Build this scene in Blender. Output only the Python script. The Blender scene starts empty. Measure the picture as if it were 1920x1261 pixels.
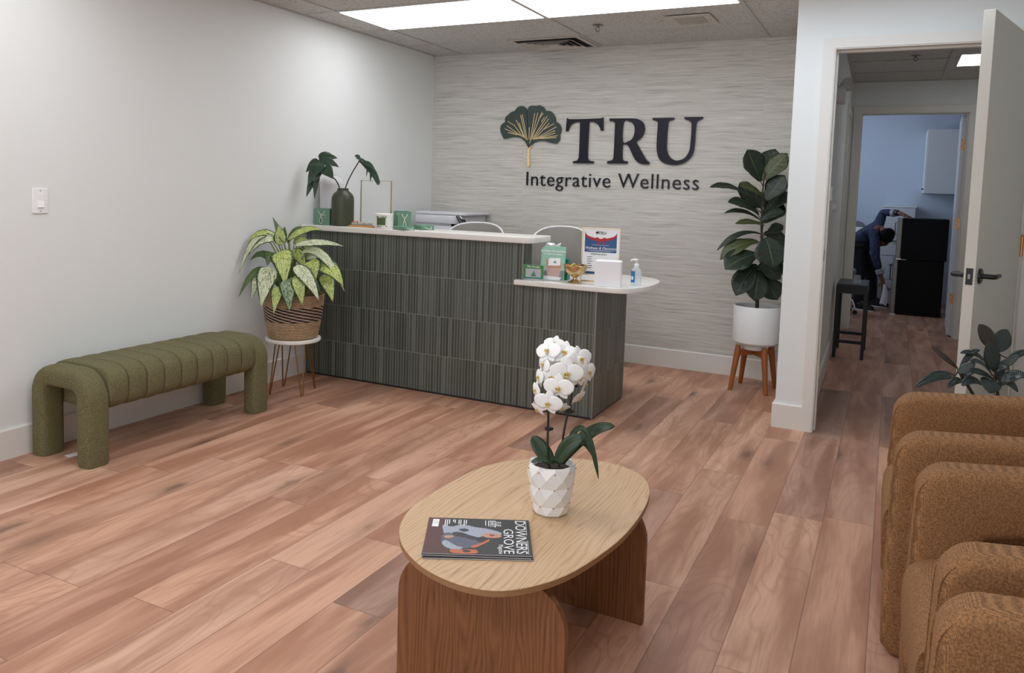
import bpy, bmesh, math, random
from mathutils import Vector, Matrix, Quaternion
random.seed(7)
PI = math.pi
SC = bpy.context.scene
COL = SC.collection

# ------------------------------------------------------------------ camera
cam_data = bpy.data.cameras.new('camera')
cam = bpy.data.objects.new('camera', cam_data)
COL.objects.link(cam)
CAM_POS = Vector((3.56773, -5.89413, 1.30687))
YAW, PITCH, ROLL, FPX = 0.471124, 0.0800113, 0.0295809, 1486.146
_f = Vector((-math.sin(YAW)*math.cos(PITCH), math.cos(YAW)*math.cos(PITCH), -math.sin(PITCH)))
_r = Vector((math.cos(YAW), math.sin(YAW), 0)); _u = _r.cross(_f)
_r2 = _r*math.cos(ROLL)+_u*math.sin(ROLL); _u2 = _u*math.cos(ROLL)-_r*math.sin(ROLL)
cam.matrix_world = Matrix(((_r2.x, _u2.x, -_f.x, CAM_POS.x), (_r2.y, _u2.y, -_f.y, CAM_POS.y), (_r2.z, _u2.z, -_f.z, CAM_POS.z), (0, 0, 0, 1)))
cam_data.sensor_width = 36.0
cam_data.lens = FPX/1920*36.0
cam_data.shift_x = 45.737/1920
cam_data.shift_y = -158.889/1920
cam_data.clip_start = 0.05
SC.camera = cam
# ------------------------------------------------------------------ world, view, lamps
w = bpy.data.worlds.new('world'); SC.world = w; w.use_nodes = True
w.node_tree.nodes['Background'].inputs[0].default_value = (0.75, 0.85, 1.0, 1)
w.node_tree.nodes['Background'].inputs[1].default_value = 1.0
SC.view_settings.view_transform = 'Standard'
SC.view_settings.look = 'None'
SC.view_settings.exposure = 0.0
SC.view_settings.gamma = 1.0
SC.view_settings.use_curve_mapping = False
PANEL_STRENGTH = 5.7
CORRIDOR_STRENGTH = 4.2
def area_lamp(name, loc, rot, sx, sy, power, col):
    l = bpy.data.lights.new(name, 'AREA'); l.shape = 'RECTANGLE'; l.size = sx; l.size_y = sy
    l.energy = power; l.color = col
    o = bpy.data.objects.new(name, l); o.location = loc; o.rotation_euler = rot; COL.objects.link(o)
    return o
# daylight through the shop window behind the camera, and an unseen cool lamp added for the far room's blue light
area_lamp('window_daylight', (2.4, -8.3, 1.35), (PI/2, 0, 0), 3.6, 1.7, 38, (0.86, 0.93, 1.0))
area_lamp('far_room_cool_lamp', (2.3, 4.3, 1.9), (0, -PI/2, 0), 1.0, 1.2, 15, (0.66, 0.79, 1.0))

# ------------------------------------------------------------------ node helpers
def S(r, g, b):
    def c(v):
        v /= 255.0
        return v/12.92 if v <= 0.04045 else ((v+0.055)/1.055)**2.4
    return (c(r), c(g), c(b), 1.0)
class NT:
    def __init__(self, name):
        self.m = bpy.data.materials.new(name); self.m.use_nodes = True
        self.t = self.m.node_tree; self.b = self.t.nodes['Principled BSDF']
    def n(self, typ, **kw):
        x = self.t.nodes.new(typ)
        for k, v in kw.items(): setattr(x, k, v)
        return x
    def set(self, sock, v):
        if isinstance(v, bpy.types.NodeSocket): self.t.links.new(v, sock)
        elif isinstance(v, (int, float)) and sock.type in ('VECTOR',): sock.default_value = (v, v, v)
        else: sock.default_value = v
    def math(self, op, a, b=0.0, c=0.0, clamp=False):
        x = self.n('ShaderNodeMath', operation=op); x.use_clamp = clamp
        self.set(x.inputs[0], a); self.set(x.inputs[1], b); self.set(x.inputs[2], c)
        return x.outputs[0]
    def mix(self, f, a, b, blend='MIX'):
        x = self.n('ShaderNodeMix', data_type='RGBA', blend_type=blend)
        self.set(x.inputs[0], f); self.set(x.inputs[6], a); self.set(x.inputs[7], b)
        return x.outputs[2]
    def pos(self, which='Object'):
        if which == 'World': return self.n('ShaderNodeNewGeometry').outputs['Position']
        return self.n('ShaderNodeTexCoord').outputs[which]
    def xyz(self, v):
        x = self.n('ShaderNodeSeparateXYZ'); self.set(x.inputs[0], v); return x.outputs
    def vec(self, x, y, z):
        c = self.n('ShaderNodeCombineXYZ'); self.set(c.inputs[0], x); self.set(c.inputs[1], y); self.set(c.inputs[2], z)
        return c.outputs[0]
    def mapped(self, v, scale, rot=(0, 0, 0)):
        x = self.n('ShaderNodeMapping'); self.set(x.inputs[0], v); x.inputs['Scale'].default_value = scale; x.inputs['Rotation'].default_value = rot
        return x.outputs[0]
    def noise(self, v, scale=5, detail=3, rough=0.5, dist=0.0):
        x = self.n('ShaderNodeTexNoise'); self.set(x.inputs['Vector'], v)
        x.inputs['Scale'].default_value = scale; x.inputs['Detail'].default_value = detail
        x.inputs['Roughness'].default_value = rough; x.inputs['Distortion'].default_value = dist
        return x.outputs[0]
    def voro(self, v, scale=5, feature='F1'):
        x = self.n('ShaderNodeTexVoronoi', feature=feature); self.set(x.inputs['Vector'], v); x.inputs['Scale'].default_value = scale
        return x.outputs[0]
    def white(self, v):
        x = self.n('ShaderNodeTexWhiteNoise', noise_dimensions='3D'); self.set(x.inputs[0], v); return x.outputs[0]
    def ramp(self, f, stops):
        x = self.n('ShaderNodeValToRGB'); self.set(x.inputs[0], f)
        e = x.color_ramp.elements
        while len(e) < len(stops): e.new(0.5)
        for i, (p, c) in enumerate(stops): e[i].position = p; e[i].color = c
        return x.outputs[0]
    def smooth(self, v, a, b):
        x = self.n('ShaderNodeMapRange', interpolation_type='SMOOTHSTEP'); self.set(x.inputs[0], v)
        x.inputs[1].default_value = a; x.inputs[2].default_value = b
        return x.outputs[0]
    def bump(self, h, strength=0.3, dist=0.002):
        x = self.n('ShaderNodeBump'); self.set(x.inputs['Height'], h)
        x.inputs['Strength'].default_value = strength; x.inputs['Distance'].default_value = dist
        self.t.links.new(x.outputs[0], self.b.inputs['Normal'])
    def base(self, c): self.set(self.b.inputs['Base Color'], c)
    def rough(self, r): self.set(self.b.inputs['Roughness'], r)
def plain(name, col, rough=0.5, metal=0.0, var=0.06, scale=30, bump=0.0, bscale=200, spec=None):
    k = NT(name); o = k.pos()
    n = k.noise(o, scale, 3)
    d = tuple(max(0, c*(1-var)) for c in col[:3])+(1,); e = tuple(min(1, c*(1+var)) for c in col[:3])+(1,)
    k.base(k.mix(n, d, e)); k.rough(rough); k.b.inputs['Metallic'].default_value = metal
    if bump: k.bump(k.noise(o, bscale, 2), bump, 0.001)
    if spec is not None: k.b.inputs['Specular IOR Level'].default_value = spec
    return k.m
def glass(name, col=(0.95, 0.98, 0.97, 1), rough=0.02, alpha=0.18):
    k = NT(name); k.base(col); k.rough(rough); k.b.inputs['Alpha'].default_value = alpha
    return k.m
def lit(name, col, strength):
    k = NT(name); k.base((0.8, 0.8, 0.8, 1)); k.b.inputs['Emission Color'].default_value = col
    k.b.inputs['Emission Strength'].default_value = strength
    return k.m

# ------------------------------------------------------------------ materials
M = {}
M['paint'] = plain('wall_paint', S(229, 231, 228), 0.55, var=0.015, scale=2, bump=0.04, bscale=350)
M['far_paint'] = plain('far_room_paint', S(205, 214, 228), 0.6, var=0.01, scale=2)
M['trim'] = plain('trim_paint', S(226, 222, 214), 0.4, var=0.01)
M['doorpaint'] = plain('door_paint', S(212, 208, 196), 0.45, var=0.02, scale=3, bump=0.05, bscale=120)
M['white'] = plain('white_plastic', S(240, 240, 240), 0.35, var=0.01)
M['offwhite'] = plain('off_white_plastic', S(222, 222, 226), 0.4, var=0.01)
M['paper'] = plain('white_paper', S(244, 244, 244), 0.6, var=0.01)
M['black'] = plain('black_metal', S(22, 22, 24), 0.4, var=0.1)
M['blackmatte'] = plain('black_matte', S(14, 14, 16), 0.6, var=0.1)
M['blackgloss'] = plain('fridge_black', S(5, 5, 8), 0.5, var=0.1, spec=0.2)
M['grey'] = plain('grey_plastic', S(132, 127, 120), 0.6, var=0.04)
M['greyfab'] = plain('grey_upholstery', S(120, 120, 120), 0.8, var=0.15, scale=20)
M['chrome'] = plain('chrome', S(220, 220, 225), 0.15, 1.0, var=0.02)
M['silver'] = plain('brushed_silver', S(140, 138, 132), 0.35, 0.8, var=0.05)
M['brass'] = plain('brushed_brass', S(212, 188, 144), 0.26, 1.0, var=0.05)
M['bronze'] = plain('antique_bronze', S(150, 112, 72), 0.35, 1.0, var=0.08)
M['gold'] = plain('gold_foil', S(238, 212, 156), 0.4, 0.25, var=0.04)
M['copper'] = plain('copper_hinge', S(206, 156, 112), 0.32, 0.9, var=0.05)
M['navy'] = plain('navy_acrylic', S(17, 16, 32), 0.3, var=0.05, spec=0.3)
M['ginkgo'] = plain('dark_green_acrylic', S(46, 62, 57), 0.35, var=0.04)
M['stone'] = plain('white_quartz', S(232, 229, 222), 0.25, var=0.03, scale=25)
M['teak'] = plain('warm_teak', S(150, 84, 36), 0.45, var=0.18, scale=12)
M['ceramic'] = plain('white_ceramic', S(238, 236, 232), 0.28, var=0.01)
M['potwhite'] = plain('matte_white_pot', S(226, 226, 224), 0.5, var=0.02)
M['vasegreen'] = plain('olive_vase', S(58, 63, 44), 0.45, var=0.08)
M['vasewhite'] = plain('ribbed_white_vase', S(214, 212, 212), 0.5, var=0.02)
M['soil'] = plain('soil', S(52, 40, 30), 0.9, var=0.4, scale=60, bump=0.6, bscale=80)
M['baggreen'] = plain('sage_bag_paper', S(104, 142, 118), 0.6, var=0.03)
M['rope'] = plain('white_cord', S(232, 232, 222), 0.7, var=0.05)
M['candlelabel'] = plain('dark_green_label', S(72, 92, 56), 0.6, var=0.1)
M['herb'] = plain('dried_herbs', S(165, 160, 150), 0.9, var=0.5, scale=70)
M['woodbox'] = plain('pale_wood_box', S(200, 150, 90), 0.5, var=0.1)
M['red'] = plain('red', S(190, 40, 50), 0.5, var=0.1)
M['orange'] = plain('orange', S(222, 130, 50), 0.5, var=0.1)
M['yellow'] = plain('yellow', S(230, 195, 70), 0.5, var=0.1)
M['lime'] = plain('green_wrapper', S(96, 130, 60), 0.35, var=0.1)
M['teal'] = plain('teal_print', S(24, 120, 100), 0.45, var=0.02)
M['mint'] = plain('mint_print', S(150, 198, 176), 0.5, var=0.03)
M['greenprint'] = plain('green_print', S(56, 130, 66), 0.45, var=0.03)
M['darkteal'] = plain('dark_teal_print', S(20, 78, 70), 0.5, var=0.03)
M['blueprint'] = plain('blue_print', S(44, 84, 130), 0.55, var=0.03)
M['bluelabel'] = plain('blue_label', S(40, 120, 180), 0.45, var=0.05)
M['skinprint'] = plain('skin_tone_print', S(196, 146, 124), 0.6, var=0.25, scale=160)
M['greyprint'] = plain('grey_print', S(176, 180, 184), 0.4, var=0.03)
M['ink'] = plain('dark_ink', S(44, 44, 52), 0.6, var=0.02)
M['slate'] = plain('slate_screen', S(58, 56, 66), 0.3, var=0.04)
M['ribbonred'] = plain('red_ribbon_print', S(176, 30, 44), 0.5, var=0.1)
M['magdark'] = plain('magazine_dark', S(26, 30, 30), 0.35, var=0.2, scale=18)
M['magbrown'] = plain('magazine_brown', S(84, 46, 42), 0.4, var=0.25, scale=18)
M['maggrey'] = plain('magazine_hair_grey', S(160, 166, 180), 0.4, var=0.6, scale=240)
M['magcoat'] = plain('magazine_coat', S(88, 90, 106), 0.4, var=0.8, scale=220)
M['magshadow'] = plain('magazine_shadow', S(48, 46, 50), 0.4, var=0.4, scale=60)
M['guitar'] = plain('guitar_orange', S(190, 106, 68), 0.4, var=0.2, scale=30)
M['pages'] = plain('page_edges', S(205, 200, 200), 0.6, var=0.2, scale=300)
M['skin'] = plain('skin', S(120, 76, 58), 0.55, var=0.05)
M['hair'] = plain('black_hair', S(8, 7, 7), 0.85, var=0.2, spec=0.2)
M['trousers'] = plain('dark_trousers', S(24, 26, 36), 0.8, var=0.15)
M['cuff'] = plain('grey_cuff', S(150, 152, 160), 0.8, var=0.05)
M['cloth'] = plain('white_cloth', S(215, 212, 216), 0.85, var=0.05)
M['clear'] = glass('clear_plastic', (0.9, 0.95, 0.97, 1), 0.05, 0.13)
M['acrylic'] = glass('clear_acrylic', (0.93, 0.95, 0.95, 1), 0.04, 0.14)
M['gel'] = glass('clear_gel', (0.78, 0.88, 0.93, 1), 0.1, 0.45)
M['panel'] = lit('panel_diffuser', (0.93, 0.95, 1.0, 1), PANEL_STRENGTH)
M['panel_blue'] = lit('cool_panel_diffuser', (0.74, 0.86, 1.0, 1), PANEL_STRENGTH)
M['panel_cool'] = lit('corridor_panel_diffuser', (0.95, 0.97, 1.0, 1), CORRIDOR_STRENGTH)
M['ventshade'] = plain('duct_shade', S(12, 12, 12), 0.8)  # near-black colour standing for the shade inside the vents
M['ventmetal'] = plain('vent_metal', S(196, 188, 176), 0.5, var=0.03)
M['barmetal'] = plain('ceiling_bar', S(186, 182, 176), 0.5, var=0.02)
M['petal'] = plain('orchid_petal', S(243, 243, 240), 0.55, var=0.02, scale=40)
M['petal'].node_tree.nodes['Principled BSDF'].inputs['Subsurface Weight'].default_value = 0.0
M['lip'] = plain('orchid_lip', S(206, 178, 96), 0.5, var=0.5, scale=220)
M['stemdark'] = plain('dark_stem', S(40, 38, 28), 0.5, var=0.3)
M['stemgreen'] = plain('green_stem', S(120, 134, 70), 0.5, var=0.15)
M['stembrown'] = plain('brown_stem', S(66, 54, 44), 0.7, var=0.3)
M['edgewood'] = plain('table_edge_wood', S(150, 112, 76), 0.5, var=0.15, scale=80)

k = NT('shirt_weave'); o = k.pos(); v = k.voro(o, 75)
k.base(k.mix(k.smooth(v, 0.2, 0.5), S(74, 82, 116), S(28, 33, 58))); k.rough(0.85); M['shirt'] = k.m

k = NT('ceiling_tile'); o = k.pos('World')
sp = k.noise(o, 95, 2, 0.6); sp2 = k.noise(o, 30, 3)
c = k.mix(k.smooth(sp, 0.33, 0.42), S(120, 114, 108), k.mix(sp2, S(196, 192, 186), S(206, 203, 198)))
k.base(c); k.rough(0.9); k.bump(sp, 0.4, 0.003); M['ceil'] = k.m

k = NT('grasscloth'); o = k.pos('World'); x, y, z = k.xyz(o)
panel = k.math('FLOOR', k.math('MULTIPLY', k.math('ADD', x, 0.05), 1/0.92))
wv = k.noise(k.vec(k.math('MULTIPLY', x, 3.0), 0, k.math('MULTIPLY', z, 2.0)), 1, 2)
zz = k.math('ADD', z, k.math('MULTIPLY', wv, 0.03))
n1 = k.noise(k.vec(k.math('ADD', k.math('MULTIPLY', x, 2.2), k.math('MULTIPLY', panel, 31)), 0, k.math('MULTIPLY', zz, 75)), 1, 4, 0.65)
n2 = k.noise(k.vec(k.math('ADD', k.math('MULTIPLY', x, 5), k.math('MULTIPLY', panel, 17)), 3, k.math('MULTIPLY', zz, 190)), 1, 3, 0.6)
t = k.math('ADD', k.math('MULTIPLY', n1, 0.6), k.math('MULTIPLY', n2, 0.4))
k.base(k.ramp(t, [(0.33, S(150, 146, 138)), (0.45, S(196, 192, 183)), (0.55, S(208, 204, 196)), (0.68, S(226, 223, 216))]))
k.rough(0.75); k.bump(t, 0.35, 0.003); M['grasscloth'] = k.m

k = NT('oak_plank_floor'); o = k.pos('World'); x, y, z = k.xyz(o)
PW = 0.187
u = k.math('MULTIPLY', k.math('SUBTRACT', x, 3.577), 1/PW); iu = k.math('FLOOR', u); fu = k.math('SUBTRACT', u, iu)
off = k.white(k.vec(iu, 3.3, 1.7))
v = k.math('ADD', k.math('MULTIPLY', y, 1/1.22), k.math('MULTIPLY', off, 9.0)); iv = k.math('FLOOR', v); fv = k.math('SUBTRACT', v, iv)
rnd = k.white(k.vec(iu, iv, 5.1)); rnd2 = k.white(k.vec(iu, iv, 9.7))
shift = k.math('MULTIPLY', rnd, 57.0)
big = k.noise(k.vec(k.math('MULTIPLY', x, 5.0), k.math('ADD', k.math('MULTIPLY', y, 1.15), shift), shift), 1, 2, 0.45, 0.35)
rings = k.math('ABSOLUTE', k.math('SUBTRACT', k.math('FRACT', k.math('MULTIPLY', big, k.math('ADD', 10.0, k.math('MULTIPLY', rnd2, 9.0)))), 0.5))
ringm = k.math('MULTIPLY', k.math('SUBTRACT', 1.0, k.smooth(rings, 0.0, 0.22)), k.smooth(rnd2, 0.1, 0.9))
fine = k.noise(k.vec(k.math('MULTIPLY', x, 120), k.math('ADD', k.math('MULTIPLY', y, 5.0), shift), shift), 1, 3, 0.6, 0.2)
mid = k.noise(k.vec(k.math('MULTIPLY', x, 9), k.math('ADD', k.math('MULTIPLY', y, 1.2), shift), shift), 1, 3, 0.55, 0.5)
colA = k.ramp(rnd, [(0.0, S(174, 140, 122)), (0.2, S(194, 151, 127)), (0.42, S(206, 158, 130)), (0.7, S(213, 166, 137)), (1.0, S(222, 180, 154))])
colB = k.mix(1.0, colA, S(206, 190, 180), 'MULTIPLY')
c = k.mix(k.smooth(mid, 0.34, 0.66), colB, colA)
c = k.mix(k.math('MULTIPLY', ringm, 0.32), c, k.mix(1.0, colA, S(190, 165, 150), 'MULTIPLY'))
c = k.mix(k.math('MULTIPLY', k.math('SUBTRACT', 1.0, k.smooth(fine, 0.3, 0.55)), 0.35), c, k.mix(1.0, colA, S(196, 176, 164), 'MULTIPLY'))
kn = k.n('ShaderNodeTexVoronoi'); kn.inputs['Scale'].default_value = 1.0
k.set(kn.inputs['Vector'], k.vec(k.math('MULTIPLY', x, 4.6), k.math('ADD', k.math('MULTIPLY', y, 1.5), shift), shift))
knoise = k.noise(k.vec(k.math('MULTIPLY', x, 40), k.math('MULTIPLY', y, 14), 0), 1, 3)
kd = k.math('ADD', kn.outputs[0], k.math('MULTIPLY', knoise, 0.16))
c = k.mix(k.math('MULTIPLY', k.math('SUBTRACT', 1.0, k.smooth(kd, 0.1, 0.24)), 0.75), c, S(92, 66, 54))
c = k.mix(k.math('MULTIPLY', k.math('SUBTRACT', 1.0, k.smooth(kd, 0.15, 0.42)), 0.35), c, S(122, 90, 74))
eu = k.math('MINIMUM', fu, k.math('SUBTRACT', 1.0, fu)); ev = k.math('MINIMUM', fv, k.math('SUBTRACT', 1.0, fv))
gap = k.math('MINIMUM', k.math('MULTIPLY', eu, PW), k.math('MULTIPLY', ev, 1.22))
gm = k.smooth(gap, 0.0004, 0.0022)
c = k.mix(k.math('MULTIPLY', k.math('SUBTRACT', 1.0, gm), 0.62), c, S(84, 58, 48))
k.base(c); k.rough(k.math('ADD', 0.36, k.math('MULTIPLY', fine, 0.2)))
k.bump(k.math('ADD', k.math('MULTIPLY', fine, 0.35), gm), 0.25, 0.0015); M['floor'] = k.m

k = NT('stick_tile'); o = k.pos('World'); x, y, z = k.xyz(o)
TW, TH = 0.0205, 0.2475
u = k.math('MULTIPLY', k.math('SUBTRACT', k.math('SUBTRACT', x, y), 0.004), 1/TW); iu = k.math('FLOOR', u); fu = k.math('SUBTRACT', u, iu)
v = k.math('MULTIPLY', z, 1/TH); iv = k.math('FLOOR', v); fv = k.math('SUBTRACT', v, iv)
r1 = k.white(k.vec(iu, iv, 2.2)); r2 = k.white(k.vec(iu, iv, 7.9))
streak = k.noise(k.vec(k.math('MULTIPLY', k.math('SUBTRACT', x, y), 120), 0, k.math('ADD', k.math('MULTIPLY', z, 9), k.math('MULTIPLY', r2, 40))), 1, 3)
c = k.ramp(r1, [(0.0, S(66, 71, 62)), (0.3, S(80, 85, 75)), (0.6, S(90, 95, 85)), (0.85, S(100, 105, 96)), (1.0, S(113, 119, 111))])
c = k.mix(k.math('MULTIPLY', streak, 0.55), c, S(50, 55, 49))
gu = k.math('MULTIPLY', k.math('MINIMUM', fu, k.math('SUBTRACT', 1.0, fu)), TW)
gv = k.math('MULTIPLY', k.math('MINIMUM', fv, k.math('SUBTRACT', 1.0, fv)), TH)
gm = k.smooth(k.math('MINIMUM', gu, gv), 0.0007, 0.0015)
c = k.mix(gm, S(143, 147, 138), c)
k.base(c); k.rough(k.math('SUBTRACT', 0.85, k.math('MULTIPLY', gm, k.math('ADD', 0.42, k.math('MULTIPLY', r2, 0.15)))))
k.bump(k.math('ADD', gm, k.math('MULTIPLY', streak, 0.3)), 0.5, 0.0015); M['tile'] = k.m

def wood(name, axis, pale, mid, dark):
    k = NT(name); o = k.pos(); x, y, z = k.xyz(o)
    if axis == 'y': a, b, l = x, z, y
    else: a, b, l = x, y, z
    big = k.noise(k.vec(k.math('MULTIPLY', a, 7), b, k.math('MULTIPLY', l, 1.3)), 1, 2, 0.5, 0.5)
    rg = k.math('ABSOLUTE', k.math('SUBTRACT', k.math('FRACT', k.math('ADD', k.math('MULTIPLY', big, 14), k.math('MULTIPLY', a, 60))), 0.5))
    fi = k.noise(k.vec(k.math('MULTIPLY', a, 210), k.math('MULTIPLY', b, 40), k.math('MULTIPLY', l, 6)), 1, 3, 0.6)
    t = k.math('ADD', k.math('MULTIPLY', rg, 0.55), k.math('MULTIPLY', fi, 0.75))
    k.base(k.ramp(t, [(0.26, dark), (0.42, mid), (0.66, pale)])); k.rough(0.42)
    k.bump(t, 0.2, 0.001)
    return k.m
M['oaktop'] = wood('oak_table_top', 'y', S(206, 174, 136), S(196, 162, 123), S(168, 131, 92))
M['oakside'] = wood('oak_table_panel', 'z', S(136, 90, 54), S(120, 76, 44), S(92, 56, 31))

def fabric(name, c1, c2, scale, weave):
    k = NT(name); o = k.pos(); x, y, z = k.xyz(o)
    n = k.noise(o, scale, 2, 0.6)
    h = n
    if weave:
        a = k.math('SINE', k.math('MULTIPLY', k.math('ADD', k.math('ADD', x, y), z), weave)); b = k.math('SINE', k.math('MULTIPLY', k.math('SUBTRACT', k.math('ADD', x, y), z), weave))
        h = k.math('ADD', k.math('MULTIPLY', k.math('MULTIPLY', a, b), 0.22), n)
    k.base(k.mix(k.smooth(h, 0.25, 0.8), c1, c2)); k.rough(0.92)
    k.bump(h, 0.5, 0.002); return k.m
M['olive'] = fabric('olive_boucle', S(80, 75, 48), S(130, 123, 86), 260, 0)
M['rust'] = fabric('rust_weave', S(108, 74, 44), S(172, 125, 81), 230, 1500)

k = NT('woven_basket'); o = k.pos(); x, y, z = k.xyz(o)
an = k.math('ARCTAN2', y, x)
row = k.math('SINE', k.math('MULTIPLY', z, 620))
st = k.math('SINE', k.math('ADD', k.math('MULTIPLY', an, 60), k.math('MULTIPLY', k.math('FLOOR', k.math('MULTIPLY', z, 98)), 3.1)))
n = k.noise(o, 60, 3)
h = k.math('ADD', k.math('MULTIPLY', row, 0.5), k.math('MULTIPLY', st, 0.3))
tan = k.mix(k.smooth(k.math('ADD', h, n), -0.3, 1.4), S(140, 108, 76), S(218, 186, 146))
dg = k.math('SINE', k.math('ADD', k.math('MULTIPLY', an, 14), k.math('MULTIPLY', z, 330)))
stripe = k.mix(k.smooth(k.math('ADD', dg, k.math('MULTIPLY', n, 0.8)), 0.25, 0.5), k.mix(n, S(150, 112, 92), S(226, 196, 172)), S(24, 22, 22))
band = k.math('MULTIPLY', k.math('GREATER_THAN', z, 0.112), k.math('LESS_THAN', z, 0.205))
k.base(k.mix(band, tan, stripe)); k.rough(0.85); k.bump(h, 0.9, 0.006); M['basket'] = k.m

def leafmat(name, c1, c2, vein, nv=11, slope=3.5, rough=0.35, veinw=0.05, spots=None, veinmix=0.6):
    k = NT(name); uv = k.n('ShaderNodeUVMap'); u, v, _ = k.xyz(uv.outputs[0])
    o = k.pos()
    a = k.math('ABSOLUTE', k.math('SUBTRACT', u, 0.5))
    n = k.noise(o, 14, 2)
    c = k.mix(n, c1, c2)
    if spots:
        s1, thr = spots
        n2 = k.noise(k.vec(k.math('MULTIPLY', u, 17), k.math('ADD', k.math('MULTIPLY', v, 26), k.math('MULTIPLY', a, -34)), k.math('MULTIPLY', k.xyz(o)[0], 30)), 1, 2, 0.6)
        edge = k.math('ADD', n2, k.math('MULTIPLY', k.smooth(a, 0.36, 0.5), 0.4))
        c = k.mix(k.smooth(edge, thr, thr+0.04), c, s1)
    side = k.math('FRACT', k.math('SUBTRACT', k.math('MULTIPLY', v, nv), k.math('MULTIPLY', a, slope)))
    sm = k.math('LESS_THAN', side, veinw)
    mr = k.math('LESS_THAN', a, 0.018)
    c = k.mix(k.math('MULTIPLY', k.math('MAXIMUM', k.math('MULTIPLY', sm, 0.5), mr), veinmix), c, vein)
    k.base(c); k.rough(rough)
    k.bump(k.math('ADD', k.smooth(side, 0.0, 0.3), k.smooth(a, 0.0, 0.05)), 0.3, 0.003)
    return k.m
M['d0'] = leafmat('variegated_leaf_dark', S(60, 84, 46), S(90, 112, 60), S(150, 165, 90))
M['d1'] = leafmat('variegated_leaf_lime', S(176, 192, 92), S(206, 216, 132), S(190, 205, 110), spots=(S(44, 70, 32), 0.53))
M['d2'] = leafmat('variegated_leaf_cream', S(206, 212, 170), S(226, 230, 200), S(190, 205, 130), spots=(S(54, 78, 44), 0.53))
M['d3'] = leafmat('variegated_leaf_grey', S(140, 160, 124), S(170, 188, 150), S(100, 125, 80), spots=(S(44, 70, 42), 0.48))
M['f0'] = leafmat('fig_leaf_dark', S(16, 28, 19), S(29, 44, 29), S(90, 110, 74), nv=7, slope=2.5, rough=0.46, veinw=0.05)
M['f1'] = leafmat('fig_leaf_olive', S(48, 56, 28), S(68, 76, 38), S(130, 140, 80), nv=7, slope=2.5, rough=0.45, veinw=0.05)
M['r0'] = leafmat('rubber_leaf_dark', S(34, 44, 42), S(50, 60, 56), S(80, 92, 84), nv=16, slope=1.5, rough=0.25, veinw=0.1, veinmix=0.35)
M['r1'] = leafmat('rubber_leaf_brown', S(46, 38, 32), S(62, 52, 42), S(90, 72, 56), nv=16, slope=1.5, rough=0.4, veinw=0.1, veinmix=0.35)
M['m0'] = leafmat('monstera_leaf', S(28, 48, 36), S(44, 68, 46), S(70, 96, 64), nv=4, slope=1, rough=0.35)
M['o0'] = leafmat('orchid_leaf', S(30, 50, 28), S(46, 68, 40), S(72, 92, 60), nv=1, slope=0, rough=0.35, veinw=0.0)
DIEFF = [([0.1623,-2.1224,0.9453],[0.035,-2.2657,0.8147],0.081,0.06,'f',2),([0.1179,-2.1209,0.9626],[0.035,-2.297,0.739],0.0447,0.09,'f',2),([0.2783,-2.2038,0.8849],[0.3739,-2.2628,0.6897],0.1117,0.05,'f',1),([0.2526,-2.248,0.7899],[0.2529,-2.3361,0.56],0.1166,0.05,'f',2),([0.1199,-2.1953,0.7501],[0.1001,-2.2547,0.5774],0.0585,0.04,'f',2),([0.1209,-2.1595,0.7671],[0.035,-2.2944,0.5995],0.0446,0.05,'f',0),([0.2324,-2.0865,0.9477],[0.4209,-1.984,1.0194],0.0577,0.03,'f',1),([0.303,-2.1093,0.9201],[0.6155,-2.0279,0.9306],0.0567,0.02,'f',2),([0.2184,-2.0954,0.9275],[0.1277,-2.1047,1.0879],0.0316,0.0,'f',0),([0.1994,-2.1063,0.9138],[0.1797,-2.1049,1.0416],0.0656,0.0,'f',1),([0.2133,-2.0644,0.9257],[0.2758,-2.0007,1.03],0.0344,0.03,'f',0),([0.1889,-2.0757,0.9381],[0.1777,-2.0507,1.0294],0.0344,0.0,'f',0),([0.3529,-2.099,0.877],[0.6285,-2.0237,0.6539],0.0594,0.1,'f',2),([0.4567,-2.0746,0.8109],[0.6329,-2.0408,0.6896],0.1003,0.04,'f',1),([0.3847,-2.2021,0.8023],[0.5777,-2.1997,0.6123],0.0781,0.04,'f',2),([0.4225,-2.2208,0.7557],[0.4902,-2.2468,0.5844],0.0729,0.02,'f',1),([0.4576,-2.024,0.7418],[0.5571,-2.0437,0.5861],0.0805,0.03,'f',1),([0.4226,-2.1127,0.8306],[0.4969,-2.1417,0.7137],0.1023,0.03,'f',1),([0.3769,-2.2576,0.73],[0.4325,-2.2908,0.5464],0.0827,0.03,'f',3),([0.3405,-2.2802,0.6848],[0.3434,-2.3268,0.5258],0.0627,0.03,'f',1),([0.3763,-2.2009,0.7377],[0.4392,-2.2347,0.6315],0.0759,0.03,'f',1),([0.1493,-2.1355,0.8728],[0.1523,-2.1752,0.7902],0.0654,0.02,'f',0),([0.2746,-2.1049,0.8789],[0.382,-2.0928,0.7809],0.078,0.03,'f',1),([0.281,-2.0727,0.8248],[0.3387,-2.0031,0.8969],0.0658,0.02,'f',1),([0.211,-2.1086,0.8225],[0.2909,-2.1018,0.6961],0.0917,0.0,'f',0),([0.2944,-2.0482,0.7711],[0.4334,-2.0123,0.6333],0.0789,0.0,'f',0),([0.1248,-2.108,0.8166],[0.035,-2.1975,0.8165],0.0529,0.04,'f',0),([0.145,-2.0746,0.9489],[0.035,-2.2254,0.9298],0.053,0.05,'f',1),([0.2493,-2.0571,0.9275],[0.3861,-2.0189,0.8283],0.0658,0.06,'f',1),([0.2046,-2.139,0.7716],[0.2375,-2.165,0.6715],0.0782,0.0,'f',0),([0.3277,-2.0488,0.8263],[0.49,-2.0039,0.7819],0.0654,0.05,'f',2)]
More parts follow.
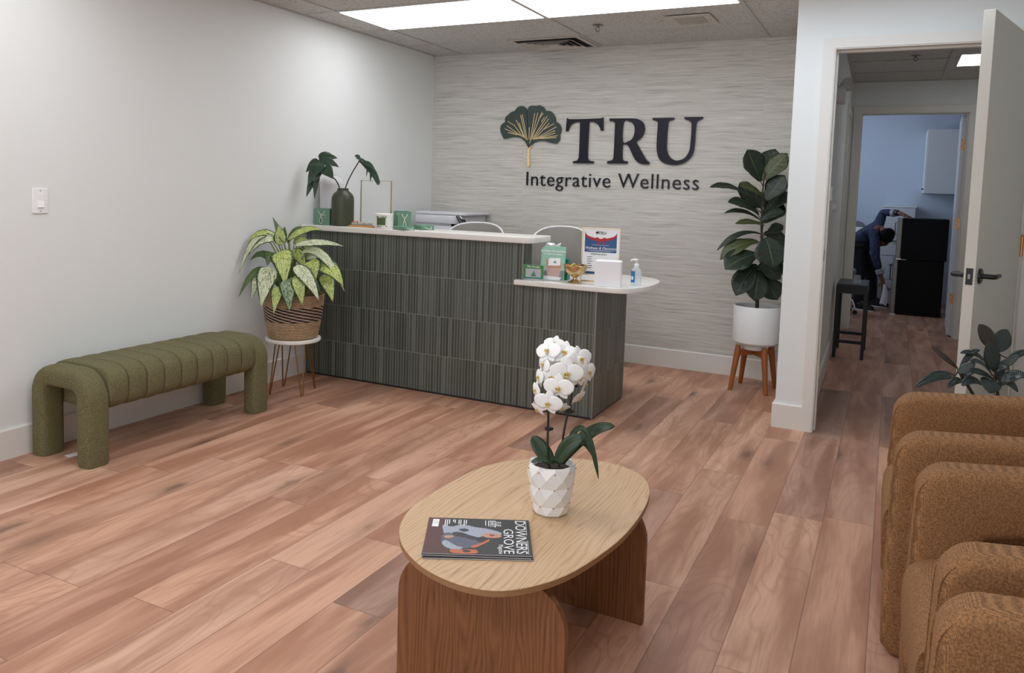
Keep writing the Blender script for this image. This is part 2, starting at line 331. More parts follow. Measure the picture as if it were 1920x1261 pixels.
FIG = [([2.7686,-0.3384,1.4001],[2.6751,-0.378,1.6147],0.1522,0.0,'f',0),([2.765,-0.2713,1.4156],[2.8291,-0.197,1.6284],0.1215,0.0,'f',0),([2.776,-0.3453,1.4071],[2.9184,-0.2896,1.5957],0.1123,0.0,'f',1),([2.8052,-0.3636,1.2886],[2.6718,-0.5484,1.3663],0.0999,0.02,'f',1),([2.8021,-0.3552,1.2745],[2.9138,-0.3276,1.4495],0.119,0.0,'f',0),([2.7454,-0.2987,1.2226],[2.6257,-0.2989,1.3976],0.1146,0.0,'f',0),([2.6825,-0.3672,1.3171],[2.4634,-0.498,1.3548],0.0509,0.03,'f',0),([2.7762,-0.3544,1.1792],[2.5844,-0.4786,1.2603],0.0816,0.03,'f',0),([2.7885,-0.3295,1.1368],[2.562,-0.4629,1.1862],0.0367,0.04,'f',0),([2.8177,-0.3844,1.1115],[2.6459,-0.5162,1.1195],0.0446,0.02,'f',1),([2.7849,-0.3987,1.1383],[2.9289,-0.364,1.2094],0.0669,0.02,'f',0),([2.7945,-0.2986,1.1961],[2.9059,-0.2159,1.3589],0.1067,0.0,'f',0),([2.7975,-0.3104,1.0472],[2.5299,-0.4795,0.9331],0.0369,0.06,'f',0),([2.7874,-0.3647,1.0021],[2.5614,-0.5135,0.8778],0.0873,0.04,'f',1),([2.7895,-0.4156,0.9246],[2.6102,-0.5837,0.8218],0.1392,0.02,'f',0),([2.8309,-0.4516,1.0406],[2.9007,-0.5012,0.8449],0.172,0.02,'c',0),([2.7848,-0.4255,0.8406],[2.9345,-0.4011,0.7656],0.1227,0.02,'f',0),([2.7807,-0.4036,0.857],[2.6757,-0.521,0.6478],0.1176,0.02,'f',0),([2.7996,-0.4087,0.8192],[2.7926,-0.4866,0.6181],0.1396,0.02,'c',0),([2.821,-0.3779,0.79],[2.9207,-0.3757,0.6256],0.1193,0.0,'c',0),([2.762,-0.3682,0.856],[2.6577,-0.4557,0.7245],0.0452,0.0,'f',0),([2.8247,-0.3177,1.0631],[2.9159,-0.2662,1.1184],0.0708,0.0,'f',0),([2.7737,-0.3066,1.2238],[2.7239,-0.2881,1.336],0.1425,0.0,'f',0),([2.7868,-0.264,1.1237],[2.8874,-0.1545,1.2699],0.115,0.0,'f',0),([2.8026,-0.2877,0.8961],[2.9261,-0.1908,0.8981],0.1147,0.0,'f',0),([2.8016,-0.2959,0.8105],[2.9321,-0.2152,0.8425],0.1288,0.0,'f',0),([2.7793,-0.2662,1.2665],[2.9352,-0.1249,1.3291],0.1293,0.0,'f',0),([2.7956,-0.2995,1.0538],[2.9468,-0.1922,1.0146],0.1285,0.0,'f',0)]
RUBBER = [([3.943,-2.3386,0.7532],[3.8854,-2.3599,0.8426],0.0553,0.0,'c',1),([3.9553,-2.3001,0.7363],[3.9907,-2.241,0.8166],0.0591,0.0,'c',0),([3.9433,-2.4124,0.6818],[3.9106,-2.442,0.788],0.058,0.0,'c',0),([3.8191,-2.4642,0.6841],[3.7258,-2.5046,0.7628],0.0275,0.0,'f',1),([3.826,-2.461,0.6803],[3.892,-2.3986,0.7502],0.0207,0.02,'f',0),([3.9239,-2.3763,0.6928],[3.8248,-2.4562,0.7409],0.0253,0.02,'f',0),([3.8202,-2.4984,0.6735],[3.8714,-2.4911,0.715],0.0339,0.0,'f',0),([3.9381,-2.4058,0.6594],[3.8534,-2.4997,0.7211],0.025,0.02,'f',0),([3.939,-2.4286,0.6508],[3.8478,-2.5391,0.6908],0.0327,0.01,'f',0),([3.9498,-2.3761,0.6727],[4.0232,-2.3659,0.746],0.0264,0.0,'f',0),([3.9896,-2.3184,0.7141],[4.0599,-2.2792,0.7513],0.0256,0.0,'f',0),([3.9511,-2.3994,0.657],[3.9887,-2.4113,0.6876],0.0308,0.02,'f',0),([3.9618,-2.4299,0.6329],[4.0417,-2.4305,0.6744],0.0417,0.02,'f',0),([3.9279,-2.4677,0.655],[3.9186,-2.5431,0.6209],0.0624,0.01,'f',0),([3.899,-2.4842,0.6355],[3.8289,-2.5646,0.6397],0.0336,0.02,'f',0),([3.8403,-2.4916,0.6345],[3.7879,-2.5421,0.6205],0.0271,0.02,'f',0),([3.8062,-2.4742,0.6465],[3.6791,-2.5977,0.6186],0.0284,0.02,'f',0),([3.8123,-2.448,0.6526],[3.7079,-2.5246,0.6421],0.0184,0.015,'f',0),([3.9644,-2.336,0.6609],[3.9925,-2.2949,0.7084],0.0292,0.0,'f',1),([3.8328,-2.4042,0.6478],[3.8814,-2.3999,0.6711],0.029,0.0,'f',0),([3.947,-2.403,0.6397],[4.0183,-2.4253,0.6141],0.0341,0.02,'f',0),([3.9435,-2.3064,0.6073],[4.0202,-2.2192,0.6424],0.0356,0.0,'f',0)]
BLOOM = [([2.8006,-3.89,0.809],0.0462,5,-5,5),([2.7888,-3.9162,0.7725],0.0416,-12,-8,0),([2.7683,-3.9359,0.7319],0.039,-10,-12,8),([2.7294,-3.8546,0.855],0.0396,-35,25,-10),([2.7212,-3.8622,0.8174],0.0308,-60,5,10),([2.7078,-3.8611,0.7797],0.0331,-72,0,0),([2.7062,-3.8764,0.7445],0.0308,-70,-5,5),([2.7735,-3.8435,0.854],0.0385,0,25,10),([2.817,-3.8339,0.84],0.0401,35,10,-8),([2.8352,-3.8166,0.8036],0.0376,55,0,5),([2.8163,-3.7852,0.7588],0.0339,80,-20,10),([2.8028,-3.7955,0.7205],0.0321,60,-35,0),([2.7249,-3.9046,0.7004],0.0286,-60,-40,0),([2.7729,-3.8465,0.6985],0.0264,20,-50,20),([2.7395,-3.8196,0.8118],0.0356,-20,10,0),([2.8057,-3.8519,0.8286],0.0382,20,5,5),([2.7503,-3.8725,0.7878],0.0348,-25,0,-6),([2.8216,-3.8471,0.7923],0.0321,40,-5,8),([2.7319,-3.8182,0.8694],0.0312,-15,35,5)]
ORCHID = [([2.7581,-3.8681,0.5422],[2.6958,-3.8711,0.611],0.0442,0.0,'c',0),([2.7841,-3.8986,0.5563],[2.8507,-3.8805,0.6313],0.043,0.02,'c',0),([2.7762,-3.8365,0.5406],[2.9092,-3.7814,0.6503],0.038,0.03,'f',0),([2.7835,-3.8551,0.543],[2.8959,-3.8671,0.5248],0.0199,0.12,'f',0),([2.7804,-3.8348,0.5363],[2.8758,-3.8297,0.5527],0.0176,0.06,'f',0),([2.7838,-3.9209,0.5608],[2.7368,-3.9664,0.5709],0.0128,0.01,'f',0)]
OSTEM = [[[2.7544,-3.8704,0.5377],[2.7487,-3.8803,0.5845],[2.7488,-3.8839,0.6703],[2.7524,-3.8907,0.6991],[2.7694,-3.8765,0.7603],[2.7863,-3.8529,0.802],[2.7674,-3.8143,0.837]],[[2.7724,-3.8502,0.5349],[2.7798,-3.8373,0.6366],[2.7899,-3.8258,0.7074],[2.7922,-3.8206,0.7516],[2.7919,-3.8058,0.7935],[2.7582,-3.8084,0.8302],[2.718,-3.8282,0.8378]]]
SIGN_T = [(1.239,1.874),(1.258,1.864),(1.518,1.868),(1.536,1.874),(1.541,1.775),(1.522,1.773),(1.511,1.8),(1.489,1.826),(1.452,1.841),(1.423,1.842),(1.422,1.569),(1.433,1.544),(1.473,1.538),(1.473,1.523),(1.302,1.522),(1.303,1.536),(1.338,1.543),(1.35,1.568),(1.35,1.84),(1.315,1.84),(1.279,1.824),(1.261,1.797),(1.252,1.771),(1.233,1.77)]
SIGN_R = [(1.588,1.865),(1.776,1.863),(1.821,1.854),(1.852,1.83),(1.866,1.792),(1.86,1.749),(1.84,1.716),(1.804,1.687),(1.873,1.577),(1.894,1.549),(1.912,1.538),(1.91,1.521),(1.866,1.522),(1.826,1.534),(1.795,1.567),(1.751,1.649),(1.733,1.668),(1.7,1.67),(1.702,1.562),(1.713,1.545),(1.743,1.54),(1.744,1.523),(1.582,1.524),(1.584,1.539),(1.619,1.546),(1.632,1.566),(1.634,1.828),(1.622,1.842),(1.589,1.847)]
SIGN_RH = [(1.7,1.837),(1.742,1.841),(1.773,1.826),(1.789,1.793),(1.788,1.749),(1.773,1.711),(1.744,1.692),(1.699,1.689)]
SIGN_U = [(1.923,1.865),(2.084,1.865),(2.085,1.851),(2.049,1.842),(2.041,1.823),(2.039,1.65),(2.049,1.603),(2.072,1.57),(2.111,1.551),(2.148,1.556),(2.18,1.575),(2.202,1.608),(2.212,1.65),(2.215,1.817),(2.205,1.836),(2.16,1.855),(2.161,1.868),(2.293,1.868),(2.293,1.855),(2.26,1.839),(2.249,1.821),(2.242,1.641),(2.226,1.585),(2.186,1.543),(2.131,1.521),(2.074,1.52),(2.016,1.536),(1.986,1.564),(1.969,1.611),(1.963,1.668),(1.966,1.829),(1.953,1.842),(1.924,1.85)]
GINKGO = [(0.916,1.636),(0.9,1.667),(0.871,1.703),(0.824,1.723),(0.767,1.726),(0.721,1.716),(0.692,1.713),(0.676,1.739),(0.661,1.77),(0.657,1.807),(0.673,1.833),(0.699,1.848),(0.698,1.879),(0.72,1.904),(0.754,1.929),(0.78,1.936),(0.804,1.964),(0.838,1.974),(0.867,1.968),(0.886,1.948),(0.892,1.917),(0.904,1.759),(0.908,1.759),(0.898,1.917),(0.899,1.952),(0.912,1.97),(0.945,1.977),(0.973,1.973),(1.001,1.978),(1.034,1.962),(1.057,1.934),(1.096,1.929),(1.124,1.903),(1.14,1.873),(1.143,1.85),(1.171,1.832),(1.19,1.802),(1.192,1.772),(1.182,1.742),(1.183,1.707),(1.166,1.682),(1.144,1.675),(1.106,1.682),(1.05,1.695),(0.995,1.692),(0.956,1.677),(0.931,1.646)]
GSTEM = [(0.897,1.663),(0.912,1.628),(0.908,1.585),(0.908,1.513),(0.915,1.489),(0.923,1.487),(0.93,1.493),(0.933,1.518),(0.927,1.585),(0.926,1.628),(0.946,1.663),(0.918,1.636)]
GVEIN = [[(0.905,1.7),(0.852,1.907)],[(0.893,1.706),(0.838,1.902)],[(0.881,1.718),(0.826,1.841)],[(0.875,1.723),(0.799,1.864)],[(0.864,1.726),(0.78,1.826)],[(0.777,1.823),(0.725,1.853)],[(0.858,1.73),(0.715,1.819)],[(0.847,1.737),(0.699,1.794)],[(0.812,1.744),(0.729,1.763)],[(0.919,1.708),(0.918,1.805)],[(0.926,1.675),(0.962,1.916)],[(0.938,1.703),(0.988,1.918)],[(0.943,1.718),(1.024,1.925)],[(0.994,1.86),(1.036,1.915)],[(0.949,1.713),(1.072,1.891)],[(1.022,1.844),(1.048,1.884)],[(0.955,1.708),(1.084,1.869)],[(0.961,1.703),(1.09,1.836)],[(1.03,1.78),(1.133,1.831)],[(0.972,1.71),(1.152,1.806)],[(0.983,1.71),(1.143,1.776)],[(0.988,1.71),(1.144,1.756)],[(1.027,1.716),(1.166,1.737)],[(1.016,1.713),(1.157,1.722)]]
M1 = [[[0.2615,-1.6076,1.2697],[0.2362,-1.6475,1.3457],[0.1575,-1.7072,1.3769]],[[0.1254,-1.6596,1.4628],[0.1466,-1.6852,1.4337],[0.1629,-1.7141,1.3954],[0.1532,-1.7489,1.3135]]]
M1F = [([[0.1578,-1.6995,1.4613],[0.278,-1.6425,1.4153]],0.0379),([[0.1576,-1.6993,1.4644],[0.247,-1.619,1.4752]],0.0379),([[0.1584,-1.7001,1.452],[0.0652,-1.7207,1.3749]],0.0443),([[0.1544,-1.7044,1.4268],[0.1219,-1.7678,1.2814]],0.0443),([[0.1654,-1.6985,1.4303],[0.2936,-1.7204,1.3358]],0.0601),([[0.1512,-1.7094,1.3892],[0.1788,-1.7684,1.2024]],0.0303),([[0.142,-1.7169,1.3576],[0.1047,-1.7602,1.2125]],0.0329),([[0.1592,-1.7008,1.4395],[0.1801,-1.7538,1.3573]],0.0695),([[0.1578,-1.6995,1.4613],[0.1931,-1.6212,1.5061]],0.0379)]
M2 = [[[0.2925,-1.5918,1.2707],[0.3179,-1.5709,1.3587],[0.3554,-1.5194,1.4683]],[[0.355,-1.5191,1.4746],[0.4327,-1.529,1.4248],[0.4872,-1.5288,1.3694],[0.525,-1.5376,1.3076]]]
M2F = [([[0.3672,-1.5357,1.4708],[0.3349,-1.5503,1.4918]],0.0348),([[0.3907,-1.5251,1.4558],[0.5002,-1.5317,1.3883]],0.0443),([[0.4204,-1.5121,1.4315],[0.4139,-1.5223,1.3556]],0.0164),([[0.4325,-1.5071,1.4193],[0.5326,-1.5326,1.3203]],0.0379),([[0.4449,-1.5024,1.4008],[0.4502,-1.5291,1.3248]],0.0253),([[0.4634,-1.4952,1.3761],[0.5111,-1.5337,1.3042]],0.0253),([[0.3729,-1.5328,1.471],[0.4019,-1.5233,1.412]],0.019),([[0.4144,-1.5146,1.4377],[0.4825,-1.5216,1.3507]],0.0443)]
# ------------------------------------------------------------------ mesh helpers
class MB:
    def __init__(s):
        s.bm = bmesh.new(); s.mi = 0; s.uv = s.bm.loops.layers.uv.new('UVMap')
    def face(s, vs, uvs=None):
        try: f = s.bm.faces.new(vs)
        except ValueError: return None
        f.material_index = s.mi
        if uvs:
            for l, t in zip(f.loops, uvs): l[s.uv].uv = t
        return f
    def box(s, x0, x1, y0, y1, z0, z1):
        v = [s.bm.verts.new(p) for p in [(x0,y0,z0),(x1,y0,z0),(x1,y1,z0),(x0,y1,z0),(x0,y0,z1),(x1,y0,z1),(x1,y1,z1),(x0,y1,z1)]]
        for q in [(3,2,1,0),(4,5,6,7),(0,1,5,4),(1,2,6,5),(2,3,7,6),(3,0,4,7)]: s.face([v[i] for i in q])
        return s
    def obox(s, c, ax, ay, az, hx, hy, hz):
        c, ax, ay, az = Vector(c), Vector(ax).normalized(), Vector(ay).normalized(), Vector(az).normalized()
        v = [s.bm.verts.new(c+ax*hx*a+ay*hy*b+az*hz*d) for a, b, d in [(-1,-1,-1),(1,-1,-1),(1,1,-1),(-1,1,-1),(-1,-1,1),(1,-1,1),(1,1,1),(-1,1,1)]]
        for q in [(3,2,1,0),(4,5,6,7),(0,1,5,4),(1,2,6,5),(2,3,7,6),(3,0,4,7)]: s.face([v[i] for i in q])
        return s
    def loft(s, rings, closed=True, cap0=True, cap1=True):
        R = [[s.bm.verts.new(p) for p in r] for r in rings]
        n = len(R[0])
        for a, b in zip(R, R[1:]):
            for i in range(n if closed else n-1):
                j = (i+1) % n
                s.face([a[i], a[j], b[j], b[i]])
        if cap0: s.face(list(reversed(R[0])))
        if cap1: s.face(R[-1])
        return s
    def tube(s, pts, r, n=8, cap=True, closed=False, sq=None):
        pts = [Vector(p) for p in pts]; m = len(pts)
        rr = r if isinstance(r, (list, tuple)) else [r]*m
        t0 = (pts[1]-pts[0]).normalized()
        ref = Vector((0,0,1)) if abs(t0.z) < 0.9 else Vector((1,0,0))
        nrm = t0.cross(ref).normalized(); rings = []
        for i, p in enumerate(pts):
            if closed: t = (pts[(i+1) % m]-pts[i-1]).normalized()
            else: t = (pts[min(i+1, m-1)]-pts[max(i-1, 0)]).normalized()
            nrm = (nrm-t*nrm.dot(t)).normalized(); bi = t.cross(nrm)
            rings.append([p+(nrm*math.cos(2*PI*j/n)+bi*math.sin(2*PI*j/n))*rr[i] for j in range(n)])
        if closed: rings.append(rings[0]); s.loft(rings, True, False, False)
        else: s.loft(rings, True, cap, cap)
        return s
    def lathe(s, prof, n=32, c=(0,0,0), axis='z', cap=True):
        def P(r, h, a):
            x, y = r*math.cos(a), r*math.sin(a)
            q = {'z': (x, y, h), 'y': (x, h, -y), 'x': (h, x, y)}[axis]
            return (q[0]+c[0], q[1]+c[1], q[2]+c[2])
        s.loft([[P(max(r, 1e-4), h, 2*PI*i/n) for i in range(n)] for r, h in prof], True, cap, cap)
        return s
    def sphere(s, c, r, n=12, sc=(1,1,1)):
        prof = [(math.sin(PI*i/(n//2)), -math.cos(PI*i/(n//2))) for i in range(n//2+1)]
        s.loft([[(c[0]+max(a,1e-3)*r*sc[0]*math.cos(2*PI*j/n), c[1]+max(a,1e-3)*r*sc[1]*math.sin(2*PI*j/n), c[2]+b*r*sc[2]) for j in range(n)] for a, b in prof], True, True, True)
        return s
    def poly(s, pts2, f3, th0, th1, hole=None):
        """extrude a 2-D outline (with an optional hole) between two depths; f3(a,b,depth) -> point"""
        tmp = bmesh.new(); loops = [pts2]+([hole] if hole else [])
        es = []
        for L in loops:
            vs = [tmp.verts.new((a, b, 0)) for a, b in L]
            for i in range(len(vs)): es.append(tmp.edges.new((vs[i], vs[(i+1) % len(vs)])))
        bmesh.ops.triangle_fill(tmp, use_beauty=True, use_dissolve=False, edges=es)
        tmp.verts.ensure_lookup_table(); tmp.verts.index_update()
        for d, fl in ((th0, False), (th1, True)):
            nv = [s.bm.verts.new(f3(v.co.x, v.co.y, d)) for v in tmp.verts]
            for f in tmp.faces: s.face([nv[v.index] for v in (f.verts if fl else reversed(f.verts))])
        for L in loops:
            a = [s.bm.verts.new(f3(p, q, th0)) for p, q in L]; b = [s.bm.verts.new(f3(p, q, th1)) for p, q in L]
            for i in range(len(L)):
                j = (i+1) % len(L); s.face([a[i], a[j], b[j], b[i]])
        tmp.free(); return s
    def rprism(s, out, f3, d0, d1, r, seg=4, hole=None):
        """outline extruded from d0 to d1 with rounded rims of radius r (outline counter-clockwise)"""
        def inset(L, o):
            n = len(L); res = []
            for i in range(n):
                p0, p1, p2 = Vector(L[i-1]), Vector(L[i]), Vector(L[(i+1) % n])
                e1 = (p1-p0); e2 = (p2-p1)
                n1 = Vector((-e1.y, e1.x)).normalized(); n2 = Vector((-e2.y, e2.x)).normalized()
                m = n1+n2
                m = m/max(m.dot(n1), 0.3) if m.length > 1e-6 else n1
                res.append(tuple(p1+m*o))
            return res
        steps = []
        for i in range(seg+1):
            a = PI/2*i/seg; steps.append((r*(1-math.sin(a)), d0+r*(1-math.cos(a))))
        for i in range(seg, -1, -1):
            a = PI/2*i/seg; steps.append((r*(1-math.sin(a)), d1-r*(1-math.cos(a))))
        for L, sg in [(out, 1)]+([(hole, -1)] if hole else []):
            rings = []
            for o, d in steps: rings.append([f3(a, b, d) for a, b in inset(L, o*sg)])
            s.loft(rings, True, False, False)
        io = inset(out, r); ih = inset(hole, -r) if hole else None
        tmp = bmesh.new(); es = []
        for L in [io]+([ih] if ih else []):
            vs = [tmp.verts.new((a, b, 0)) for a, b in L]
            for i in range(len(vs)): es.append(tmp.edges.new((vs[i], vs[(i+1) % len(vs)])))
        bmesh.ops.triangle_fill(tmp, use_beauty=True, edges=es)
        tmp.verts.ensure_lookup_table(); tmp.verts.index_update()
        for d in (d0, d1):
            nv = [s.bm.verts.new(f3(v.co.x, v.co.y, d)) for v in tmp.verts]
            for f in tmp.faces: s.face([nv[v.index] for v in f.verts])
        tmp.free(); return s
    def strip(s, path, widths, normals, nu=6, fold=0.12, wave=0.0, thick=0.0, ph=0.0, cup=0.0):
        """leaf blade along a path: u across, v along"""
        m = len(path); R = []
        for i, p in enumerate(path):
            t = (path[min(i+1, m-1)]-path[max(i-1, 0)]).normalized()
            nn = (normals[i]-t*normals[i].dot(t)).normalized(); sd = t.cross(nn)
            row = []
            for j in range(nu+1):
                a = 2*j/nu-1
                h = fold*abs(a)*widths[i] + cup*a*a*widths[i] + wave*widths[i]*abs(a)*math.sin(i*1.9+ph+(1 if a > 0 else 0)*2)
                row.append(s.bm.verts.new(p+sd*a*widths[i]+nn*h))
            R.append(row)
        for i in range(m-1):
            for j in range(nu):
                s.face([R[i][j], R[i][j+1], R[i+1][j+1], R[i+1][j]], [(j/nu, i/(m-1)), ((j+1)/nu, i/(m-1)), ((j+1)/nu, (i+1)/(m-1)), (j/nu, (i+1)/(m-1))])
        return s
    def build(s, name, mat, parent=None, smooth=True, bevel=0.0, seg=2, subsurf=0, solid=0.0, angle=38, merge=True, loc=None):
        if merge: bmesh.ops.remove_doubles(s.bm, verts=s.bm.verts, dist=1e-5)
        bmesh.ops.recalc_face_normals(s.bm, faces=s.bm.faces)
        me = bpy.data.meshes.new(name); s.bm.to_mesh(me); s.bm.free()
        for m in (mat if isinstance(mat, (list, tuple)) else [mat]): me.materials.append(m)
        if smooth:
            me.polygons.foreach_set('use_smooth', [True]*len(me.polygons))
            me.set_sharp_from_angle(angle=math.radians(angle))
        o = bpy.data.objects.new(name, me); COL.objects.link(o)
        if parent: o.parent = parent
        if loc: o.location = loc
        if solid: md = o.modifiers.new('solidify', 'SOLIDIFY'); md.thickness = solid; md.offset = 0
        if bevel: md = o.modifiers.new('bevel', 'BEVEL'); md.width = bevel; md.segments = seg; md.limit_method = 'ANGLE'; md.angle_limit = math.radians(40)
        if subsurf: md = o.modifiers.new('subsurf', 'SUBSURF'); md.levels = subsurf; md.render_levels = subsurf
        return o
def thing(name, label, cat, loc=(0, 0, 0), rz=0.0, group=None):
    o = bpy.data.objects.new(name, None); COL.objects.link(o); o.empty_display_size = 0.1
    o.location = loc; o.rotation_euler = (0, 0, rz); tag(o, label, cat, group); return o
def tag(o, label, cat, group=None):
    o['label'] = label; o['category'] = cat
    if group: o['group'] = group
    return o
def struct(o): o['kind'] = 'structure'; return o
def relabel(o, label): o['label'] = label; return o
def dup(root, loc, rz=None, label=None):
    def cp(o, par):
        c = o.copy(); COL.objects.link(c)
        if par: c.parent = par
        for ch in [x for x in bpy.data.objects if x.parent == o]: cp(ch, c)
        return c
    r = cp(root, None); r.location = loc
    if rz is not None: r.rotation_euler = (0, 0, rz)
    if label: r['label'] = label
    return r
def XY(a, b, d): return (a, b, d)
def XZ(a, b, d): return (a, d, b)
def YZ(a, b, d): return (d, a, b)
def rrect(x0, x1, y0, y1, r, n=6):
    P = []
    rs = r if isinstance(r, (list, tuple)) else [r]*4
    for (cx, cy, a0, q) in [(x1-rs[0], y0+rs[0], -PI/2, rs[0]), (x1-rs[1], y1-rs[1], 0, rs[1]), (x0+rs[2], y1-rs[2], PI/2, rs[2]), (x0+rs[3], y0+rs[3], PI, rs[3])]:
        for i in range(n+1):
            a = a0+PI/2*i/n; P.append((cx+q*math.cos(a), cy+q*math.sin(a)))
    return P
def spline(P, n=6, closed=True):
    m = len(P); R = []
    for i in range(m if closed else m-1):
        g = (lambda j: Vector(P[j % m])) if closed else (lambda j: Vector(P[max(0, min(m-1, j))]))
        a, b, c, d = g(i-1), g(i), g(i+1), g(i+2)
        for k_ in range(n):
            t = k_/n
            R.append(tuple(0.5*((2*b)+(-a+c)*t+(2*a-5*b+4*c-d)*t*t+(-a+3*b-3*c+d)*t**3)))
    if not closed: R.append(tuple(P[-1]))
    return [Vector(q) for q in R] if len(R[0]) == 3 else R
def curvy(P, n=5, lim=38):
    """round the gentle bends of an outline and keep its sharp corners"""
    m = len(P); V = [Vector(p) for p in P]; R_ = []
    sm = []
    for i in range(m):
        a, b = (V[i]-V[i-1]), (V[(i+1) % m]-V[i])
        sm.append(a.length > 1e-6 and b.length > 1e-6 and math.degrees(a.angle(b)) < lim)
    for i in range(m):
        a, b = V[i], V[(i+1) % m]; ch = b-a
        ta = (b-V[i-1]).normalized()*ch.length if sm[i] else ch
        tb = (V[(i+2) % m]-a).normalized()*ch.length if sm[(i+1) % m] else ch
        for q in range(n if (sm[i] or sm[(i+1) % m]) else 1):
            t = q/n; R_.append(tuple(a*(2*t**3-3*t*t+1)+ta*(t**3-2*t*t+t)+b*(-2*t**3+3*t*t)+tb*(t**3-t*t)))
    return R_
def bez(a, c, b, n):
    return [a*(1-t)**2+c*2*t*(1-t)+b*t*t for t in [i/n for i in range(n+1)]]
PROF = {'oval': lambda t: (math.sin(PI*min(1, t*0.97+0.02))**0.62),
        'lance': lambda t: (math.sin(PI*t**0.72)**0.85)*(1-0.25*t) if 0 < t < 1 else 0.0,
        'fiddle': lambda t: (0.30+0.75*math.sin(PI*min(1, t)**1.5))*(min(1, t*9)**.5)*(max(0, 1-t**9))**.5 if t < 1 else 0.0,
        'strap': lambda t: (math.sin(PI*min(1, max(0, t*0.9+0.08)))**0.5)*(1 if t < 1 else 0.02)}
def leaf(mb, b, t, width, bow, face='f', shape='oval', base=None, nv=12, fold=0.10, wave=0.0, cup=0.0, petiole=None):
    b, t = Vector(b), Vector(t); L = (t-b).length
    up = Vector((0, 0, 1)); tc = Vector((0.4, -0.9, 0.12))
    ctrl = (b+t)/2+up*bow*2
    path = bez(b, ctrl, t, nv)
    if face == 'c': n0 = tc*0.9+up*0.25
    else: n0 = tc*0.6+up*0.7
    W = [max(0.0006, width/2*PROF[shape](i/nv)) for i in range(nv+1)]
    mb.strip(path, W, [n0]*(nv+1), 6, fold, wave, ph=random.random()*6, cup=cup)
    return path
def text_mesh(body, size, sx=1.0, extrude=0.0005, spacing=1.0, align='CENTER', bold=0.0, shear=0.0, lines=1.0):
    cu = bpy.data.curves.new('t', 'FONT'); cu.body = body; cu.size = size; cu.extrude = extrude; cu.space_character = spacing
    cu.align_x = align; cu.align_y = 'CENTER'; cu.offset = bold; cu.shear = shear; cu.space_line = lines; cu.resolution_u = 3
    ob = bpy.data.objects.new('t', cu); COL.objects.link(ob)
    bpy.context.view_layer.update()
    me = bpy.data.meshes.new_from_object(ob)
    bpy.data.objects.remove(ob); bpy.data.curves.remove(cu)
    for v in me.vertices: v.co.x *= sx
    return me
def text(name, body, size, mat, parent, loc, rot, fit=None, **kw):
    me = text_mesh(body, size, **kw); me.name = name
    if fit:
        xs_ = [v.co.x for v in me.vertices]; q = fit/(max(xs_)-min(xs_)); m_ = (max(xs_)+min(xs_))/2
        for v in me.vertices: v.co.x = (v.co.x-m_)*q
    me.materials.clear(); me.materials.append(mat)
    o = bpy.data.objects.new(name, me); COL.objects.link(o); o.parent = parent; o.location = loc; o.rotation_euler = rot
    return o
UP = (PI/2, 0, 0)   # text standing upright, facing -y
# ================================================================== the setting
H = 2.41; HC = 2.45
YB = -8.5; XR = 4.75; YF = 5.65
mb = MB(); mb.box(-0.1, XR+0.1, YB-0.1, YF+0.1, -0.1, 0); struct(mb.build('floor', M['floor'], smooth=False))
mb = MB(); mb.box(-0.1, 0, YB, 0.1, 0, H+0.15); struct(mb.build('wall_left', M['paint'], smooth=False))
mb = MB(); mb.box(0, 3.035, 0, 0.1, 0, H+0.15); struct(mb.build('wall_back', M['grasscloth'], smooth=False))
YE = 2.82
WX = lambda y: 3.2-0.018*(y+1.06)
mb = MB(); mb.poly([(3.035, -1.18), (3.2, -1.18), (3.2, -1.06), (WX(YE), YE), (3.035, YE)], XY, 0, H+0.15); struct(mb.build('wall_partition', M['paint'], smooth=False))
OX0, OX1, OZ = 3.240, 4.145, 2.105
mb = MB(); mb.box(3.1995, OX0-0.012, -1.18, -1.06, 0, H+0.15); mb.box(OX0-0.012, OX1+0.012, -1.18, -1.06, OZ+0.012, H+0.15); mb.box(OX1+0.012, XR, -1.18, -1.06, 0, H+0.15)
struct(mb.build('wall_doorway', M['paint'], smooth=False))
mb = MB(); mb.box(XR, XR+0.1, YB, YF, 0, H+0.15); struct(mb.build('wall_right', M['paint'], smooth=False))
mb = MB(); mb.box(0, 0.6, YB-0.1, YB, 0, H+0.15); mb.box(4.3, XR, YB-0.1, YB, 0, H+0.15); mb.box(0.6, 4.3, YB-0.1, YB, 2.25, H+0.15); mb.box(0.6, 4.3, YB-0.1, YB, 0, 0.45)
struct(mb.build('wall_front', M['paint'], smooth=False))
# corridor end wall and the far room
EX0, EX1, EZ = 3.230, 4.145, 2.145
mb = MB(); mb.box(2.1, EX0-0.012, YE, YE+0.12, 0, HC+0.1); mb.box(EX0-0.012, EX1+0.012, YE, YE+0.12, EZ+0.012, HC+0.1); mb.box(EX1+0.012, XR, YE, YE+0.12, 0, HC+0.1)
struct(mb.build('wall_corridor_end', M['paint'], smooth=False))
mb = MB(); mb.box(2.1, 2.2, YE+0.12, YF, 0, HC+0.1); struct(mb.build('wall_far_left', M['far_paint'], smooth=False))
mb = MB(); mb.box(2.1, XR, YF, YF+0.1, 0, HC+0.1); struct(mb.build('wall_far_back', M['far_paint'], smooth=False))

